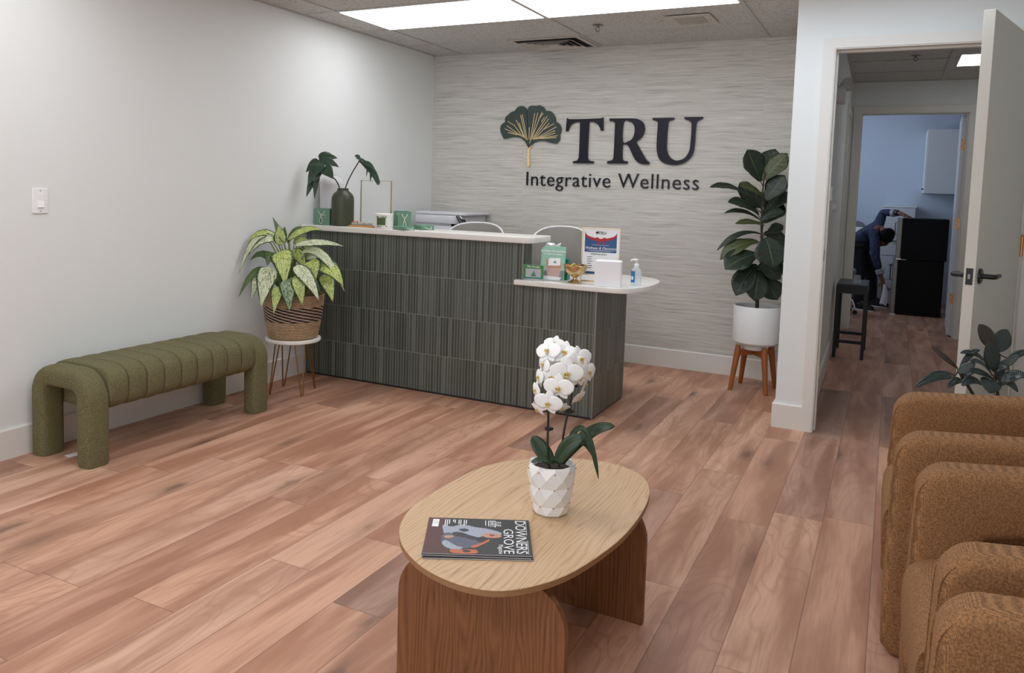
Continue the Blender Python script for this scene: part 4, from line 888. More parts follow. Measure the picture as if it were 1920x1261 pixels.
cd = thing('candle', 'white glass candle jar with a dark green label', 'candle', (0.639, -1.632, Z1), math.radians(14))
mb = MB(); mb.lathe([(0.0, 0.0), (0.054, 0.0), (0.059, 0.005), (0.060, 0.095), (0.058, 0.097), (0.055, 0.095), (0.054, 0.085), (0.0, 0.085)], 40); mb.build('jar', M['ceramic'], cd)
def curved_label(mb, r, a0, a1, z0, z1, n=10):
    mb.loft([[(r*math.sin(a0+(a1-a0)*i/n), -r*math.cos(a0+(a1-a0)*i/n), z) for i in range(n+1)] for z in (z0, z1)], False, False, False); return mb
mb = MB(); curved_label(mb, 0.0604, -0.65, 0.65, 0.012, 0.084); lb = mb.build('label_border', M['rope'], cd)
mb = MB(); curved_label(mb, 0.0609, -0.5, 0.5, 0.024, 0.072); mb.build('label', M['candlelabel'], cd)
mb = MB()
for i in range(26):
    a = random.uniform(-.62, .62); z = random.choice([random.uniform(.013, .024), random.uniform(.072, .083)])
    mb.obox((0.0609*math.sin(a), -0.0609*math.cos(a), z), (math.cos(a), math.sin(a), random.uniform(-.8, .8)), (math.sin(a), -math.cos(a), 0), (0, 0, 1), 0.005, 0.0003, 0.0018)
mb.build('leaf_print', M['candlelabel'], lb, smooth=False)

# ---- printer on a low cabinet in the corner behind the desk
cb = thing('storage_cabinet', 'low white cabinet in the corner behind the desk under the printer', 'cabinet', (0.34, -0.21, 0))
mb = MB(); mb.box(-0.30, 0.30, -0.20, 0.19, 0.03, 0.80); mb.build('body', M['offwhite'], cb, smooth=False)
for sx in (-0.15, 0.15):
    mb = MB(); mb.box(sx-0.147, sx+0.147, -0.215, -0.20, 0.04, 0.79); dd = mb.build('door', M['offwhite'], cb, smooth=False)
    mb = MB(); mb.tube([(sx*0.2, -0.222, 0.55), (sx*0.2, -0.222, 0.68)], 0.005, 8); mb.build('handle', M['silver'], dd)
pr_ = thing('printer', 'white office printer with tilted touch screen behind the raised counter', 'printer', (0.370, -0.225, 0.80))
mb = MB(); mb.rprism(rrect(-0.245, 0.13, -0.21, 0.20, 0.012, 3), XY, 0, 0.195, 0.006, 2); mb.build('body', M['offwhite'], pr_)
mb = MB(); mb.rprism(rrect(-0.25, 0.18, -0.22, 0.21, 0.015, 3), XY, 0.215, 0.282, 0.006, 2); mb.rprism(rrect(-0.25, 0.22, -0.22, 0.21, 0.015, 3), XY, 0.284, 0.305, 0.006, 2); mb.box(-0.24, 0.12, -0.2, 0.19, 0.19, 0.218); mb.build('scanner_lid', M['offwhite'], pr_)
mb = MB(); mb.box(0.08, 0.15, -0.2, 0.19, 0.17, 0.216); mb.build('output_slot', M['blackmatte'], pr_, smooth=False)
mb = MB(); mb.poly([(0.13, 0.12), (0.26, 0.165), (0.26, 0.172), (0.13, 0.150)], XZ, -0.18, 0.16); mb.build('output_tray', M['black'], pr_, smooth=False)
mb = MB(); mb.obox((0.185, -0.20, 0.235), (0.55, 0, -0.83), (0, 1, 0), (0.83, 0, 0.55), 0.062, 0.045, 0.006); cpn = mb.build('control_panel', M['silver'], pr_, bevel=0.002, smooth=False)
mb = MB(); mb.obox((0.185+0.0053, -0.20, 0.235+0.0036), (0.55, 0, -0.83), (0, 1, 0), (0.83, 0, 0.55), 0.045, 0.036, 0.0008); mb.obox((0.180, -0.2455, 0.235), (0.55, 0, -0.83), (0, 1, 0), (0.83, 0, 0.55), 0.054, 0.0006, 0.0055); mb.build('screen', M['slate'], cpn, smooth=False)
mb = MB(); mb.box(0.1, 0.112, -0.2112, -0.21, 0.11, 0.13); mb.build('usb_port', M['black'], pr_, smooth=False)

# ---- swivel chairs behind the desk
def desk_chair(loc, rz, label, wd):
    t = thing('swivel_chair', label, 'office chair', loc, rz, 'grey shell chairs behind the desk')
    W = wd/2
    out = [(-W*0.62, 0.56), (W*0.62, 0.56)]+spline([(W*0.92, 0.62), (W, 0.78), (W*0.985, 0.90), (W*0.86, 0.985), (W*0.55, 1.032), (0, 1.046), (-W*0.55, 1.032), (-W*0.86, 0.985), (-W*0.985, 0.90), (-W, 0.78), (-W*0.92, 0.62)], 4, False)
    cv = lambda a, b, d: (a, d-0.10*(a/W)**2+0.06*(b-0.56), b)
    def grid_back(y0, th, name, mat, ins):
        mb = MB()
        L = [(p[0]*(1-ins), 0.8+(p[1]-0.8)*(1-ins)) for p in out]
        mb.rprism(L, cv, y0, y0+th, 0.006, 3); return mb.build(name, mat, t)
    grid_back(-0.012, 0.024, 'backrest', M['grey'], 0.02)
    mb = MB(); mb.tube([cv(a, b, 0.0) for a, b in out], 0.0065, 8, closed=True); mb.build('rim', M['white'], t)
    mb = MB(); mb.rprism(rrect(-W*0.95, W*0.95, -0.40, 0.02, 0.09, 6), XY, 0.43, 0.49, 0.02, 4); mb.build('seat', M['grey'], t)
    mb = MB(); mb.tube([(0, 0.0, 0.45), (0, 0.03, 0.52), (0, 0.035, 0.62)], 0.02, 10); mb.build('back_support', M['white'], t)
    mb = MB(); mb.tube([(0, -0.2, 0.09), (0, -0.2, 0.44)], 0.025, 14); mb.build('column', M['chrome'], t)
    for i in range(5):
        a = 2*PI*i/5; mb = MB(); mb.tube([(0, -0.2, 0.11), (0.15*math.cos(a), -0.2+0.15*math.sin(a), 0.10), (0.27*math.cos(a), -0.2+0.27*math.sin(a), 0.07)], [0.022, 0.018, 0.014], 10)
        lg = mb.build('base_arm', M['white'], t)
        mb = MB(); mb.lathe([(0, -0.018), (0.026, -0.018), (0.028, 0), (0.026, 0.018), (0, 0.018)], 16, (0.27*math.cos(a), -0.2+0.27*math.sin(a), 0.028), 'y'); mb.build('caster', M['black'], lg)
    return t
desk_chair((0.800, -0.62, 0.0), 0.12, 'grey shell swivel chair mostly hidden behind the raised counter', 0.49)
desk_chair((1.455, -0.55, 0.0), 0.1, 'grey shell swivel chair visible above the low counter', 0.455)
# ---- on the low counter
Z2 = 0.7752
ca = thing('card_holder', 'small green payment card sign in clear stand at left end of low counter', 'sign', (1.714, -1.652, Z2), math.radians(6))
mb = MB(); mb.box(-0.064, 0.064, -0.006, 0.004, 0.0, 0.093); mb.box(-0.064, 0.064, -0.006, 0.03, 0, 0.004); mb.build('holder', M['acrylic'], ca, smooth=False)
mb = MB(); mb.box(-0.061, 0.061, -0.0072, -0.0062, 0.012, 0.092); cg = mb.build('card', M['greenprint'], ca, smooth=False)
mb = MB(); mb.box(-0.061, 0.061, -0.0076, -0.0073, 0.012, 0.028); mb.build('teal_band', M['teal'], cg, smooth=False)
mb = MB(); mb.box(-0.047, 0.047, -0.0077, -0.0073, 0.02, 0.070); mb.build('grey_panel', M['greyprint'], cg, smooth=False)
def sail(parent, y, cx, cz, s):
    for j, (P, m_) in enumerate((([(-.5, -.25), (-.1, .1), (.2, .75), (.25, .2), (.1, -.1)], 'greenprint'), ([(-.75, -.35), (-.2, -.2), (.35, .05), (.55, .35), (.5, -.05), (.1, -.3)], 'teal'), ([(-.8, -.55), (-.1, -.4), (.7, -.25), (.65, -.5), (0, -.62)], 'darkteal'))):
        mb = MB(); mb.poly([(cx+a*s, cz+b*s) for a, b in P], XZ, y-0.0003*(j+1), y); mb.build('emblem', M[m_], parent, smooth=False)
sail(cg, -0.0078, 0.0, 0.042, 0.026)
text('lettering', 'We Accept', 0.017, M['paper'], ca, (0.0, -0.0078, 0.082), UP)

tb = thing('tissue_box', 'teal tissue box with white tissue behind the brochure stand', 'tissue box', (1.785, -1.49, Z2), math.radians(10))
mb = MB(); mb.box(-0.075, 0.08, -0.035, 0.05, 0, 0.125); mb.build('box', M['teal'], tb, smooth=False, bevel=0.002)
mb = MB(); R = []
for i in range(7):
    q = i/6; R.append([(-0.02+(0.028+0.018*q+0.006*math.sin(j*2.3+i))*math.cos(2*PI*j/14), 0.0+(0.010+0.010*q+0.004*math.sin(j*3.1+i*2))*math.sin(2*PI*j/14), 0.12+0.09*q+0.008*q*math.sin(j*1.7)) for j in range(14)])
mb.loft(R, True, False, True); mb.build('tissue', M['paper'], tb, solid=0.0006)
br = thing('brochure_stand', 'mint green financing leaflet in a clear stand on the low counter', 'brochure', (1.803, -1.592, Z2), math.radians(6))
mb = MB(); mb.box(-0.078, 0.078, -0.012, -0.008, 0.0, 0.075); mb.box(-0.078, 0.078, -0.012, 0.04, 0, 0.004); mb.build('holder', M['clear'], br, smooth=False)
TL = lambda a, b, d: (a, d+0.16*b, b)
mb = MB(); mb.poly([(-0.074, 0.006), (0.074, 0.006), (0.074, 0.198), (0.03, 0.203), (-0.055, 0.200), (-0.071, 0.185)], TL, -0.006, 0.006); lf_ = mb.build('leaflets', M['mint'], br, smooth=False)
def onleaf(name, P, m_, d=0.0006, par=None):
    mb = MB(); mb.poly(P, TL, -0.0064-d, -0.0062); return mb.build(name, M[m_], par or lf_, smooth=False)
onleaf('dark_band', [(-0.074, 0.006), (0.074, 0.006), (0.074, 0.06), (0.02, 0.07), (-0.074, 0.05)], 'darkteal', 0.0002)
onleaf('forearm_print', spline([(-0.018, 0.012), (0.034, 0.008), (0.05, 0.05), (0.055, 0.09), (0.044, 0.108), (0.02, 0.085), (-0.02, 0.1), (-0.034, 0.128), (-0.042, 0.12), (-0.036, 0.085), (-0.03, 0.05)], 4), 'skinprint', 0.0004)
onleaf('white_card_print', [(-0.026, 0.088), (0.048, 0.092), (0.046, 0.135), (-0.022, 0.132)], 'paper', 0.0008)
onleaf('footer', [(-0.074, 0.006), (0.05, 0.006), (0.06, 0.024), (-0.03, 0.028), (-0.074, 0.03)], 'paper', 0.0005)
sail(lf_, 0.16*0.11-0.0075, 0.012, 0.11, 0.02)
for s_, z_, sz, mt in (('FLEXIBLE FINANCING', 0.172, 0.0155, 'paper'), ('for health and wellness', 0.156, 0.0125, 'paper')):
    text('lettering', s_, sz, M[mt], lf_, (0.0, 0.16*z_-0.0085, z_), (PI/2-0.16, 0, 0), bold=0.0003)

bo = thing('pedestal_bowl', 'gold footed bowl filled with wrapped sweets on the low counter', 'bowl', (1.953, -1.600, Z2))
mb = MB(); mb.lathe([(0.0, 0.0), (0.040, 0.0), (0.042, 0.004), (0.030, 0.010), (0.013, 0.022), (0.011, 0.030), (0.016, 0.036), (0.040, 0.048), (0.058, 0.066), (0.064, 0.086), (0.067, 0.098), (0.074, 0.103), (0.073, 0.105), (0.065, 0.101), (0.060, 0.085), (0.05, 0.068), (0.0, 0.06)], 40)
mb.build('bowl_body', M['brass'], bo)
cols = ['blackmatte', 'gold', 'lime', 'orange', 'blackmatte', 'copper', 'lime', 'yellow', 'navy']
mb0 = {}
for i in range(26):
    a = i*2.4; r_ = 0.056*math.sqrt((i+0.5)/26); z_ = 0.094+0.012*(1-(r_/0.056)**2)
    cn = cols[i % len(cols)]
    mb = MB(); d = Vector((math.cos(a*1.7), math.sin(a*1.7), random.uniform(-.3, .3))).normalized()
    mb.sphere((0, 0, 0), 0.0085, 8, (1.1, .8, .7))
    for s_ in (-1, 1): mb.loft([[(s_*0.007+0, 0.002*math.cos(t_), 0.002*math.sin(t_)) for t_ in (0, 2.1, 4.2)], [(s_*0.015, 0.006*math.cos(t_), 0.004*math.sin(t_)) for t_ in (0, 2.1, 4.2)]])
    o = mb.build('candy', M[cn], None, loc=(1.953+r_*math.cos(a), -1.600+r_*math.sin(a), Z2+z_)); o.rotation_euler = (random.uniform(-.4, .4), random.uniform(-.4, .4), a)
    tag(o, {'blackmatte': 'black wrapped sweet in the gold footed bowl', 'gold': 'gold wrapped sweet in the gold footed bowl', 'lime': 'green wrapped sweet in the gold footed bowl', 'orange': 'orange wrapped sweet in the gold footed bowl', 'copper': 'copper wrapped sweet in the gold footed bowl', 'yellow': 'yellow wrapped sweet in the gold footed bowl', 'navy': 'dark blue wrapped sweet in the gold footed bowl'}[cn], 'candy', 'wrapped sweets in the gold bowl')

ff = thing('flyer_frame', 'gold framed upright flyer with red bow behind the white box', 'sign', (2.052, -1.46, Z2), math.radians(6))
mb = MB(); W_, H_ = 0.113, 0.318
mb.poly([(-W_, 0.0), (W_, 0.0), (W_, H_), (-W_, H_)], XZ, -0.004, 0.004, hole=[(-W_+.003, 0.005), (W_-.003, 0.005), (W_-.003, H_-.003), (-W_+.003, H_-.003)])
mb.box(-W_, W_, -0.035, -0.0041, 0, 0.003); mb.box(-W_, W_, 0.0041, 0.035, 0, 0.003); mb.box(-W_+.003, W_-.003, -0.003, 0.003, 0.039, 0.0425)
fr_ = mb.build('gold_edge', M['brass'], ff, smooth=False)
mb = MB(); mb.box(-W_+.005, W_-.005, -0.0015, 0.0015, 0.043, H_-.005); fp = mb.build('flyer', M['paper'], ff, smooth=False)
def onfly(name, P, m_, d):
    mb = MB(); mb.poly(P, XZ, -0.0017-d, -0.0016); return mb.build(name, M[m_], fp, smooth=False)
onfly('blue_field', [(-0.095, 0.175), (0.095, 0.175), (0.095, 0.297)]+[(0.095*math.cos(t_), 0.297-0.045*math.sin(t_)) for t_ in [PI*i/14 for i in range(1, 14)]]+[(-0.095, 0.297)], 'blueprint', 0.0003)
rb = [(-0.095, 0.270)]+[(-0.095+0.19*i/10, 0.262-0.022*math.sin(PI*i/10)) for i in range(1, 10)]+[(0.095, 0.270), (0.095, 0.285)]+[(0.095-0.19*i/10, 0.277-0.022*math.sin(PI*i/10)) for i in range(1, 10)]+[(-0.095, 0.285)]
onfly('ribbon', rb, 'ribbonred', 0.0006)
for sg_ in (-1, 1):
    onfly('bow', spline([(0, 0.247), (sg_*0.018, 0.262), (sg_*0.032, 0.258), (sg_*0.034, 0.243), (sg_*0.018, 0.240)], 4), 'ribbonred', 0.0009)
    onfly('bow', [(0, 0.245), (sg_*0.010, 0.240), (sg_*0.026, 0.224), (sg_*0.016, 0.221), (sg_*0.003, 0.236)], 'ribbonred', 0.0009)
onfly('footer', [(-0.095, 0.046), (0.095, 0.046), (0.095, 0.060), (-0.095, 0.060)], 'blueprint', 0.0003)
text('lettering', 'TRU', 0.024, M['ink'], fp, (0.008, -0.0024, 0.288), UP, bold=0.0003)
mb = MB(); mb.poly(spline([(-0.016, 0.283), (-0.024, 0.287), (-0.032, 0.283), (-0.030, 0.293), (-0.022, 0.298), (-0.014, 0.293)], 4), XZ, -0.0026, -0.0018); mb.poly([(-0.024, 0.287), (-0.022, 0.287), (-0.022, 0.276), (-0.024, 0.276)], XZ, -0.0026, -0.0018); mb.build('ginkgo_print', M['ink'], fp, smooth=False)
text('lettering', 'Wellness & Discovery', 0.021, M['paper'], fp, (0, -0.0024, 0.199), UP, shear=0.35)
text('lettering', 'ESSENTIAL BODY', 0.0125, M['ink'], fp, (-0.008, -0.0024, 0.163), UP)
mb = MB()
for i, wd in enumerate((0.05, 0.045, 0.055, 0.04, 0.05, 0.045)): mb.box(-0.078, -0.078+wd*0.6, -0.0022, -0.0016, 0.145-0.013*i, 0.148-0.013*i)
for z_, wd in ((0.215, 0.12), (0.185, 0.15), (0.181, 0.13)): pass
mb.build('small_print', M['ink'], fp, smooth=False)
mb = MB()
for z_, wd in ((0.217, 0.10), (0.186, 0.16), (0.182, 0.12)): mb.box(-wd/2, wd/2, -0.0024, -0.0019, z_, z_+0.0012)
mb.build('small_print', M['paper'], fp, smooth=False)

bx = thing('white_box', 'plain white cardboard cube box on the low counter', 'box', (2.15, -1.595, Z2), math.radians(14))
mb = MB(); mb.box(-0.073, 0.073, -0.055, 0.065, 0, 0.140); mb.build('carton', M['paper'], bx, smooth=False, bevel=0.0012)
mb = MB(); mb.box(-0.071, 0.071, -0.0556, -0.0545, 0.001, 0.139); mb.poly([(-0.072, -0.054), (0.072, -0.054), (0.066, 0.06), (-0.066, 0.06)], XY, 0.1403, 0.142); mb.build('lid_flap', M['paper'], bx, smooth=False)

sb = thing('sanitizer_bottle', 'clear pump bottle of hand sanitizer at the right end of low counter', 'bottle', (2.282, -1.49, Z2), math.radians(10))
def oval(a, b, z, n=24): return [(a*math.cos(2*PI*i/n), b*math.sin(2*PI*i/n), z) for i in range(n)]
mb = MB(); mb.loft([oval(0.027, 0.016, 0), oval(0.030, 0.019, 0.004), oval(0.031, 0.020, 0.07), oval(0.030, 0.019, 0.088), oval(0.022, 0.016, 0.100), oval(0.012, 0.012, 0.106), oval(0.012, 0.012, 0.110)]); mb.build('bottle_body', M['gel'], sb)
mb = MB(); mb.lathe([(0.0145, 0.106), (0.0145, 0.122), (0.011, 0.126), (0.004, 0.130), (0.004, 0.146), (0.0, 0.146)], 20); mb.tube([(0.006, 0, 0.149), (-0.012, 0, 0.150), (-0.030, 0, 0.147), (-0.033, 0, 0.141)], [0.006, 0.006, 0.0045, 0.004], 10); mb.lathe([(0.0, 0.144), (0.010, 0.144), (0.010, 0.153), (0.0, 0.155)], 16); mb.build('pump', M['white'], sb)
mb = MB(); n_ = 8
mb.loft([[(0.0316*math.sin(a), -0.0206*math.cos(a), z) for a in [-1.15+1.0*i/n_ for i in range(n_+1)]] for z in (0.02, 0.085)], False, False, False); lb_ = mb.build('label', M['bluelabel'], sb)
mb = MB(); mb.loft([[(0.0319*math.sin(a), -0.0209*math.cos(a), z) for a in [-0.95+0.5*i/4 for i in range(5)]] for z in (0.035, 0.055)], False, False, False); mb.build('label_mark', M['paper'], lb_)
mb = MB(); mb.loft([[(0.0320*math.sin(a), -0.0210*math.cos(a), z) for a in [-1.15+0.35*i/4 for i in range(5)]] for z in (0.076, 0.085)], False, False, False); mb.build('label_cap', M['ribbonred'], lb_)

# ================================================================== bench by the left wall
be = thing('bench', 'olive green channelled bench with rounded legs along the left wall', 'bench', (0.243, -3.05, 0))
def sweep_arch(y):
    cx, hw, top, r = 0.0, 0.160, 0.388, 0.085
    path = [(-hw, 0.0), (-hw, 0.02)]+[(-hw, z) for z in (0.10, 0.2, top-r)]
    for i in range(1, 7): a = PI-PI/2*i/7; path.append((-hw+r+r*math.cos(a), top-r+r*math.sin(a)))
    path += [(-hw+r, top), (0, top), (hw-r, top)]
    for i in range(1, 7): a = PI/2-PI/2*i/7; path.append((hw-r+r*math.cos(a), top-r+r*math.sin(a)))
    path += [(hw, top-r), (hw, 0.2), (hw, 0.10), (hw, 0.02), (hw, 0.0)]
    m = len(path); R = []
    for i, p in enumerate(path):
        a, b = Vector(path[max(0, i-1)]), Vector(path[min(m-1, i+1)])
        t = (b-a).normalized(); nn = Vector((-t.y, t.x))
        e = 0.93 if i in (0, m-1) else 1.0
        ring = []
        for j in range(24):
            q = 2*PI*j/24; c_, s_ = math.cos(q), math.sin(q)
            u_ = math.copysign(abs(c_)**0.55, c_)*0.049*e; v_ = math.copysign(abs(s_)**0.55, s_)*0.060*e
            ring.append((p[0]+nn.x*u_, y+v_, p[1]+nn.y*u_))
        R.append(ring)
    return MB().loft(R)
sweep_arch(-0.515).build('end_arch', M['olive'], be, angle=60); sweep_arch(0.515).build('end_arch', M['olive'], be, angle=60)
NCH = 9; y0 = -0.462; cw = 0.924/NCH
for c_ in range(NCH):
    R = []
    for i in range(9):
        q = i/8; bul = 0.94+0.06*math.sin(PI*q)**0.55
        if i in (0, 8): bul = 0.91
        yy = y0+c_*cw+cw*(0.5+0.5*math.sin(PI*(q-0.5)))*0.998
        ring = []
        for j in range(36):
            a = 2*PI*j/36; c2, s2 = math.cos(a), math.sin(a)
            X = math.copysign(abs(c2)**0.52, c2)*0.211*bul; Z = math.copysign(abs(s2)**0.60, s2)*0.105*bul
            ring.append((X, yy, 0.338+Z))
        R.append(ring)
    MB().loft(R).build('channel', M['olive'], be, angle=70)
mb = MB(); mb.rprism(rrect(-0.10, 0.10, 0.255, 0.31, 0.012, 4), XZ, -0.47, 0.47, 0.005, 2); mb.build('under_frame', M['olive'], be)
sc = MB(); sc.poly([(-0.02, -0.03), (0.02, -0.036), (0.024, 0.012), (0.006, 0.036), (-0.016, 0.028)], XY, 0.0002, 0.0015); o = sc.build('paper_scrap', M['paper'], smooth=False, loc=(0.205, -3.525, 0)); tag(o, 'small white paper scrap on the floor under the near end of the bench', 'paper scrap')

# ================================================================== hairpin stand and basket plant
hs = thing('plant_stand', 'round white topped plant stand on brass hairpin legs', 'plant stand', (0.280, -2.08, 0))
mb = MB(); mb.lathe([(0.0, 0.325), (0.165, 0.325), (0.170, 0.330), (0.170, 0.343), (0.166, 0.347), (0.0, 0.347)], 48); mb.build('top', M['stone'], hs)
for i in range(4):
    a = math.radians(-117+90*i); d = Vector((math.cos(a), math.sin(a), 0)); tn = Vector((-d.y, d.x, 0))
    f_ = d*0.148; top1, top2 = d*0.10+tn*0.033+Vector((0, 0, 0.324)), d*0.10-tn*0.033+Vector((0, 0, 0.324))
    b1 = f_+tn*0.006+Vector((0, 0, 0.012)); b2 = f_-tn*0.006+Vector((0, 0, 0.012))
    P = [top1, b1]+[f_+tn*0.006*math.cos(q)+Vector((0, 0, 0.010-0.006*math.sin(q))) for q in (0.4, 1.2, 1.9, 2.7)]+[b2, top2]
    mb = MB(); mb.tube(P, 0.0042, 8); mb.obox(d*0.10+Vector((0, 0, 0.3235)), d, tn, (0, 0, 1), 0.012, 0.045, 0.0014); mb.build('hairpin_leg', M['bronze'], hs)
base_d = Vector((0.280, -2.08, 0.3472))
pl = thing('potted_plant', 'speckled variegated leafy plant in a woven basket beside the desk', 'plant', base_d)
mb = MB(); mb.lathe([(0.0, 0.0), (0.142, 0.0), (0.152, 0.008), (0.172, 0.11), (0.184, 0.20), (0.190, 0.27), (0.186, 0.275), (0.180, 0.27), (0.176, 0.23), (0.0, 0.23)], 64); mb.build('basket', M['basket'], pl)
mb = MB(); mb.lathe([(0.0, 0.245), (0.1745, 0.240), (0.1745, 0.232), (0, 0.231)], 32); mb.build('soil', M['soil'], pl)
mb = MB(); mp = MB()
for (b, t, wd, bow, fc, kd) in DIEFF:
    mb.mi = kd
    b_, t_ = Vector(b)-base_d, Vector(t)-base_d
    leaf(mb, b_, t_, wd*1.38, bow, fc, 'lance', nv=14, fold=0.16, wave=0.05, cup=-0.10)
    root = Vector((b_.x*0.35, b_.y*0.35, 0.25+0.4*max(0, b_.z-0.35)))
    mp.tube(bez(root, (root+b_)/2+Vector((0, 0, 0.05)), b_+(t_-b_)*0.06, 5), [0.007, 0.006, 0.005, 0.0045, 0.004, 0.003], 6)
mp.build('stems', M['stemgreen'], pl)
# keep the blades clear of the wall
for v_ in mb.bm.verts:
    if v_.co.x+base_d.x < 0.02: v_.co.x = 0.02-base_d.x+0.0006*math.sin(v_.co.z*60)
mb.build('foliage', [M['d0'], M['d1'], M['d2'], M['d3']], pl, solid=0.001)

# ================================================================== fiddle leaf fig
fs = thing('plant_stand', 'warm wooden four-legged plant stand under the white cylinder pot', 'plant stand', (2.79, -0.345, 0))
for i in range(4):
    a = math.radians(-142+90*i); d = Vector((math.cos(a), math.sin(a), 0))
    mb = MB(); mb.tube([d*0.168+Vector((0, 0, 0)), d*0.163+Vector((0, 0, 0.02)), d*0.128+Vector((0, 0, 0.24)), d*0.122+Vector((0, 0, 0.305))], [0.0135, 0.0145, 0.021, 0.017], 16); mb.build('leg', M['teak'], fs)
for i in range(2):
    a = math.radians(-142+90*i); d = Vector((math.cos(a), math.sin(a), 0)); tn = Vector((-d.y, d.x, 0))
    mb = MB(); mb.obox(Vector((0, 0, 0.258-0.002*i)), d, tn, (0, 0, 1), 0.13, 0.014, 0.02-0.002*i); mb.build('cross_bar', M['teak'], fs, bevel=0.002)
base_f = Vector((2.79, -0.345, 0.2785))
fg = thing('potted_fig', 'tall fiddle leaf fig in a white cylinder pot beside the partition', 'plant', base_f)
mb = MB(); mb.lathe([(0.0, 0.0), (0.092, 0.0), (0.094, 0.012), (0.096, 0.028), (0.128, 0.036), (0.146, 0.052), (0.148, 0.07), (0.150, 0.292), (0.147, 0.296), (0.142, 0.292), (0.140, 0.24), (0.0, 0.24)], 56)
for v_ in mb.bm.verts:
    if v_.co.z < 0.02: v_.co.x *= 0.9; v_.co.y *= 0.9
mb.build('pot', M['potwhite'], fg)
mb = MB(); mb.lathe([(0.0, 0.256), (0.139, 0.25), (0.139, 0.243), (0, 0.242)], 32); mb.build('soil', M['soil'], fg)
trunk = [Vector((0, 0, 0.24)), Vector((0.0, 0, 0.42)), Vector((0.012, 0.01, 0.62)), Vector((0.0, 0, 0.82)), Vector((-0.008, 0.01, 1.02)), Vector((0.0, 0, 1.20))]
mb = MB(); mb.tube(spline(trunk, 5, False), [0.013-0.00035*i for i in range(26)], 10)
mf = MB()
for (b, t, wd, bow, fc, kd) in FIG:
    b_, t_ = Vector(b)-base_f, Vector(t)-base_f
    mf.mi = kd
    leaf(mf, b_, t_, wd*1.26, bow, fc, 'fiddle', nv=12, fold=0.06, wave=0.05, cup=0.08)
    q = min(1.18, max(0.3, b_.z-0.03)); tr_ = Vector((0, 0, q))
    mb.tube(bez(tr_, (tr_+b_)/2+Vector((0, 0, -0.01)), b_+(t_-b_)*0.08, 4), [0.005, 0.004, 0.0035, 0.003, 0.002], 6)
mb.build('trunk', M['stembrown'], fg)
for v_ in mf.bm.verts:
    if v_.co.x+base_f.x > 3.022: v_.co.x = 3.022-base_f.x+0.0006*math.sin(v_.co.z*60)
    if v_.co.y+base_f.y > -0.012: v_.co.y = -0.012-base_f.y
mf.build('foliage', [M['f0'], M['f1']], fg, solid=0.001)

# ================================================================== rubber plant behind the first lounge chair
base_r = Vector((3.985, -2.33, 0))
rp = thing('potted_rubber_plant', 'dark rubber plant rising behind the farthest lounge chair', 'plant', base_r)
mb = MB(); mb.lathe([(0.0, 0.0), (0.12, 0.0), (0.125, 0.01), (0.155, 0.29), (0.157, 0.30), (0.150, 0.30), (0.146, 0.25), (0, 0.25)], 40); mb.build('pot', M['potwhite'], rp)
mb = MB(); mb.lathe([(0.0, 0.265), (0.1455, 0.26), (0.1455, 0.253), (0, 0.252)], 32); mb.build('soil', M['soil'], rp)
mb = MB()
tops = []
mr = MB()
for (b, t, wd, bow, fc, kd) in RUBBER:
    b_, t_ = Vector(b)-base_r, Vector(t)-base_r
    mr.mi = kd; leaf(mr, b_, t_, wd*1.15, bow, fc, 'oval', nv=12, fold=0.10, cup=0.0)
    tops.append((b_, t_))
stemA = [Vector((0, 0, 0.25)), Vector((-0.02, -0.01, 0.42)), sum((tops[i][0] for i in (3, 4, 6)), Vector())/3]
stemB = [Vector((0.02, 0.02, 0.25)), Vector((0.0, 0, 0.45)), sum((tops[i][0] for i in (2, 9, 11)), Vector())/3, (tops[0][0]+tops[1][0])/2]
for st in (stemA, stemB): mb.tube(spline(st, 6, False), 0.006, 8)
SA, SB = stemA[-1], stemB[2]
for b_, t_ in tops:
    near = min((SA, SB, stemB[-1], (stemA[1]+SA)/2, (stemB[1]+SB)/2), key=lambda q: (q-b_).length)
    if (near-b_).length > 0.004: mb.tube([near, (near+b_)/2+Vector((0, 0, -0.004)), b_+(t_-b_)*0.05], [0.003, 0.0028, 0.0022], 6)
mb.build('stems', M['stembrown'], rp)
mr.build('foliage', [M['r0'], M['r1']], rp, solid=0.0014)

# ================================================================== coffee table
ctb = thing('coffee_table', 'oval oak coffee table with two rounded panel legs', 'coffee table', (2.70, -3.87, 0))
top_out = [(2.470, -4.201), (2.424, -4.11), (2.400, -3.985), (2.412, -3.71), (2.455, -3.575), (2.545, -3.47), (2.680, -3.396), (2.800, -3.388), (2.890, -3.433), (2.945, -3.52), (2.975, -3.64), (2.987, -3.813), (2.977, -3.985), (2.931, -4.189), (2.850, -4.314), (2.755, -4.352), (2.640, -4.333), (2.540, -4.275)]
TO = [(x-2.70, y+3.87) for x, y in spline([p for p in reversed(top_out)], 5)]
ar = sum(TO[i-1][0]*TO[i][1]-TO[i][0]*TO[i-1][1] for i in range(len(TO)))
if ar < 0: TO.reverse()
mb = MB(); n_ = len(TO)
def ins(L, o):
    R = []
    for i in range(len(L)):
        a, b = Vector(L[i-1]), Vector(L[(i+1) % len(L)]); t = (b-a).normalized(); R.append((L[i][0]-t.y*o, L[i][1]+t.x*o))
    return R
I0, I1 = ins(TO, 0.0015), ins(TO, 0.014)
mb.mi = 0; mb.loft([[(x, y, 0.3985) for x, y in TO], [(x, y, 0.400) for x, y in I0]], True, False, True)
mb.mi = 1; mb.loft([[(x, y, 0.378) for x, y in I1], [(x, y, 0.384) for x, y in TO], [(x, y, 0.3985) for x, y in TO]], True, True, False)
mb.build('tabletop', [M['oaktop'], M['edgewood']], ctb, angle=30)
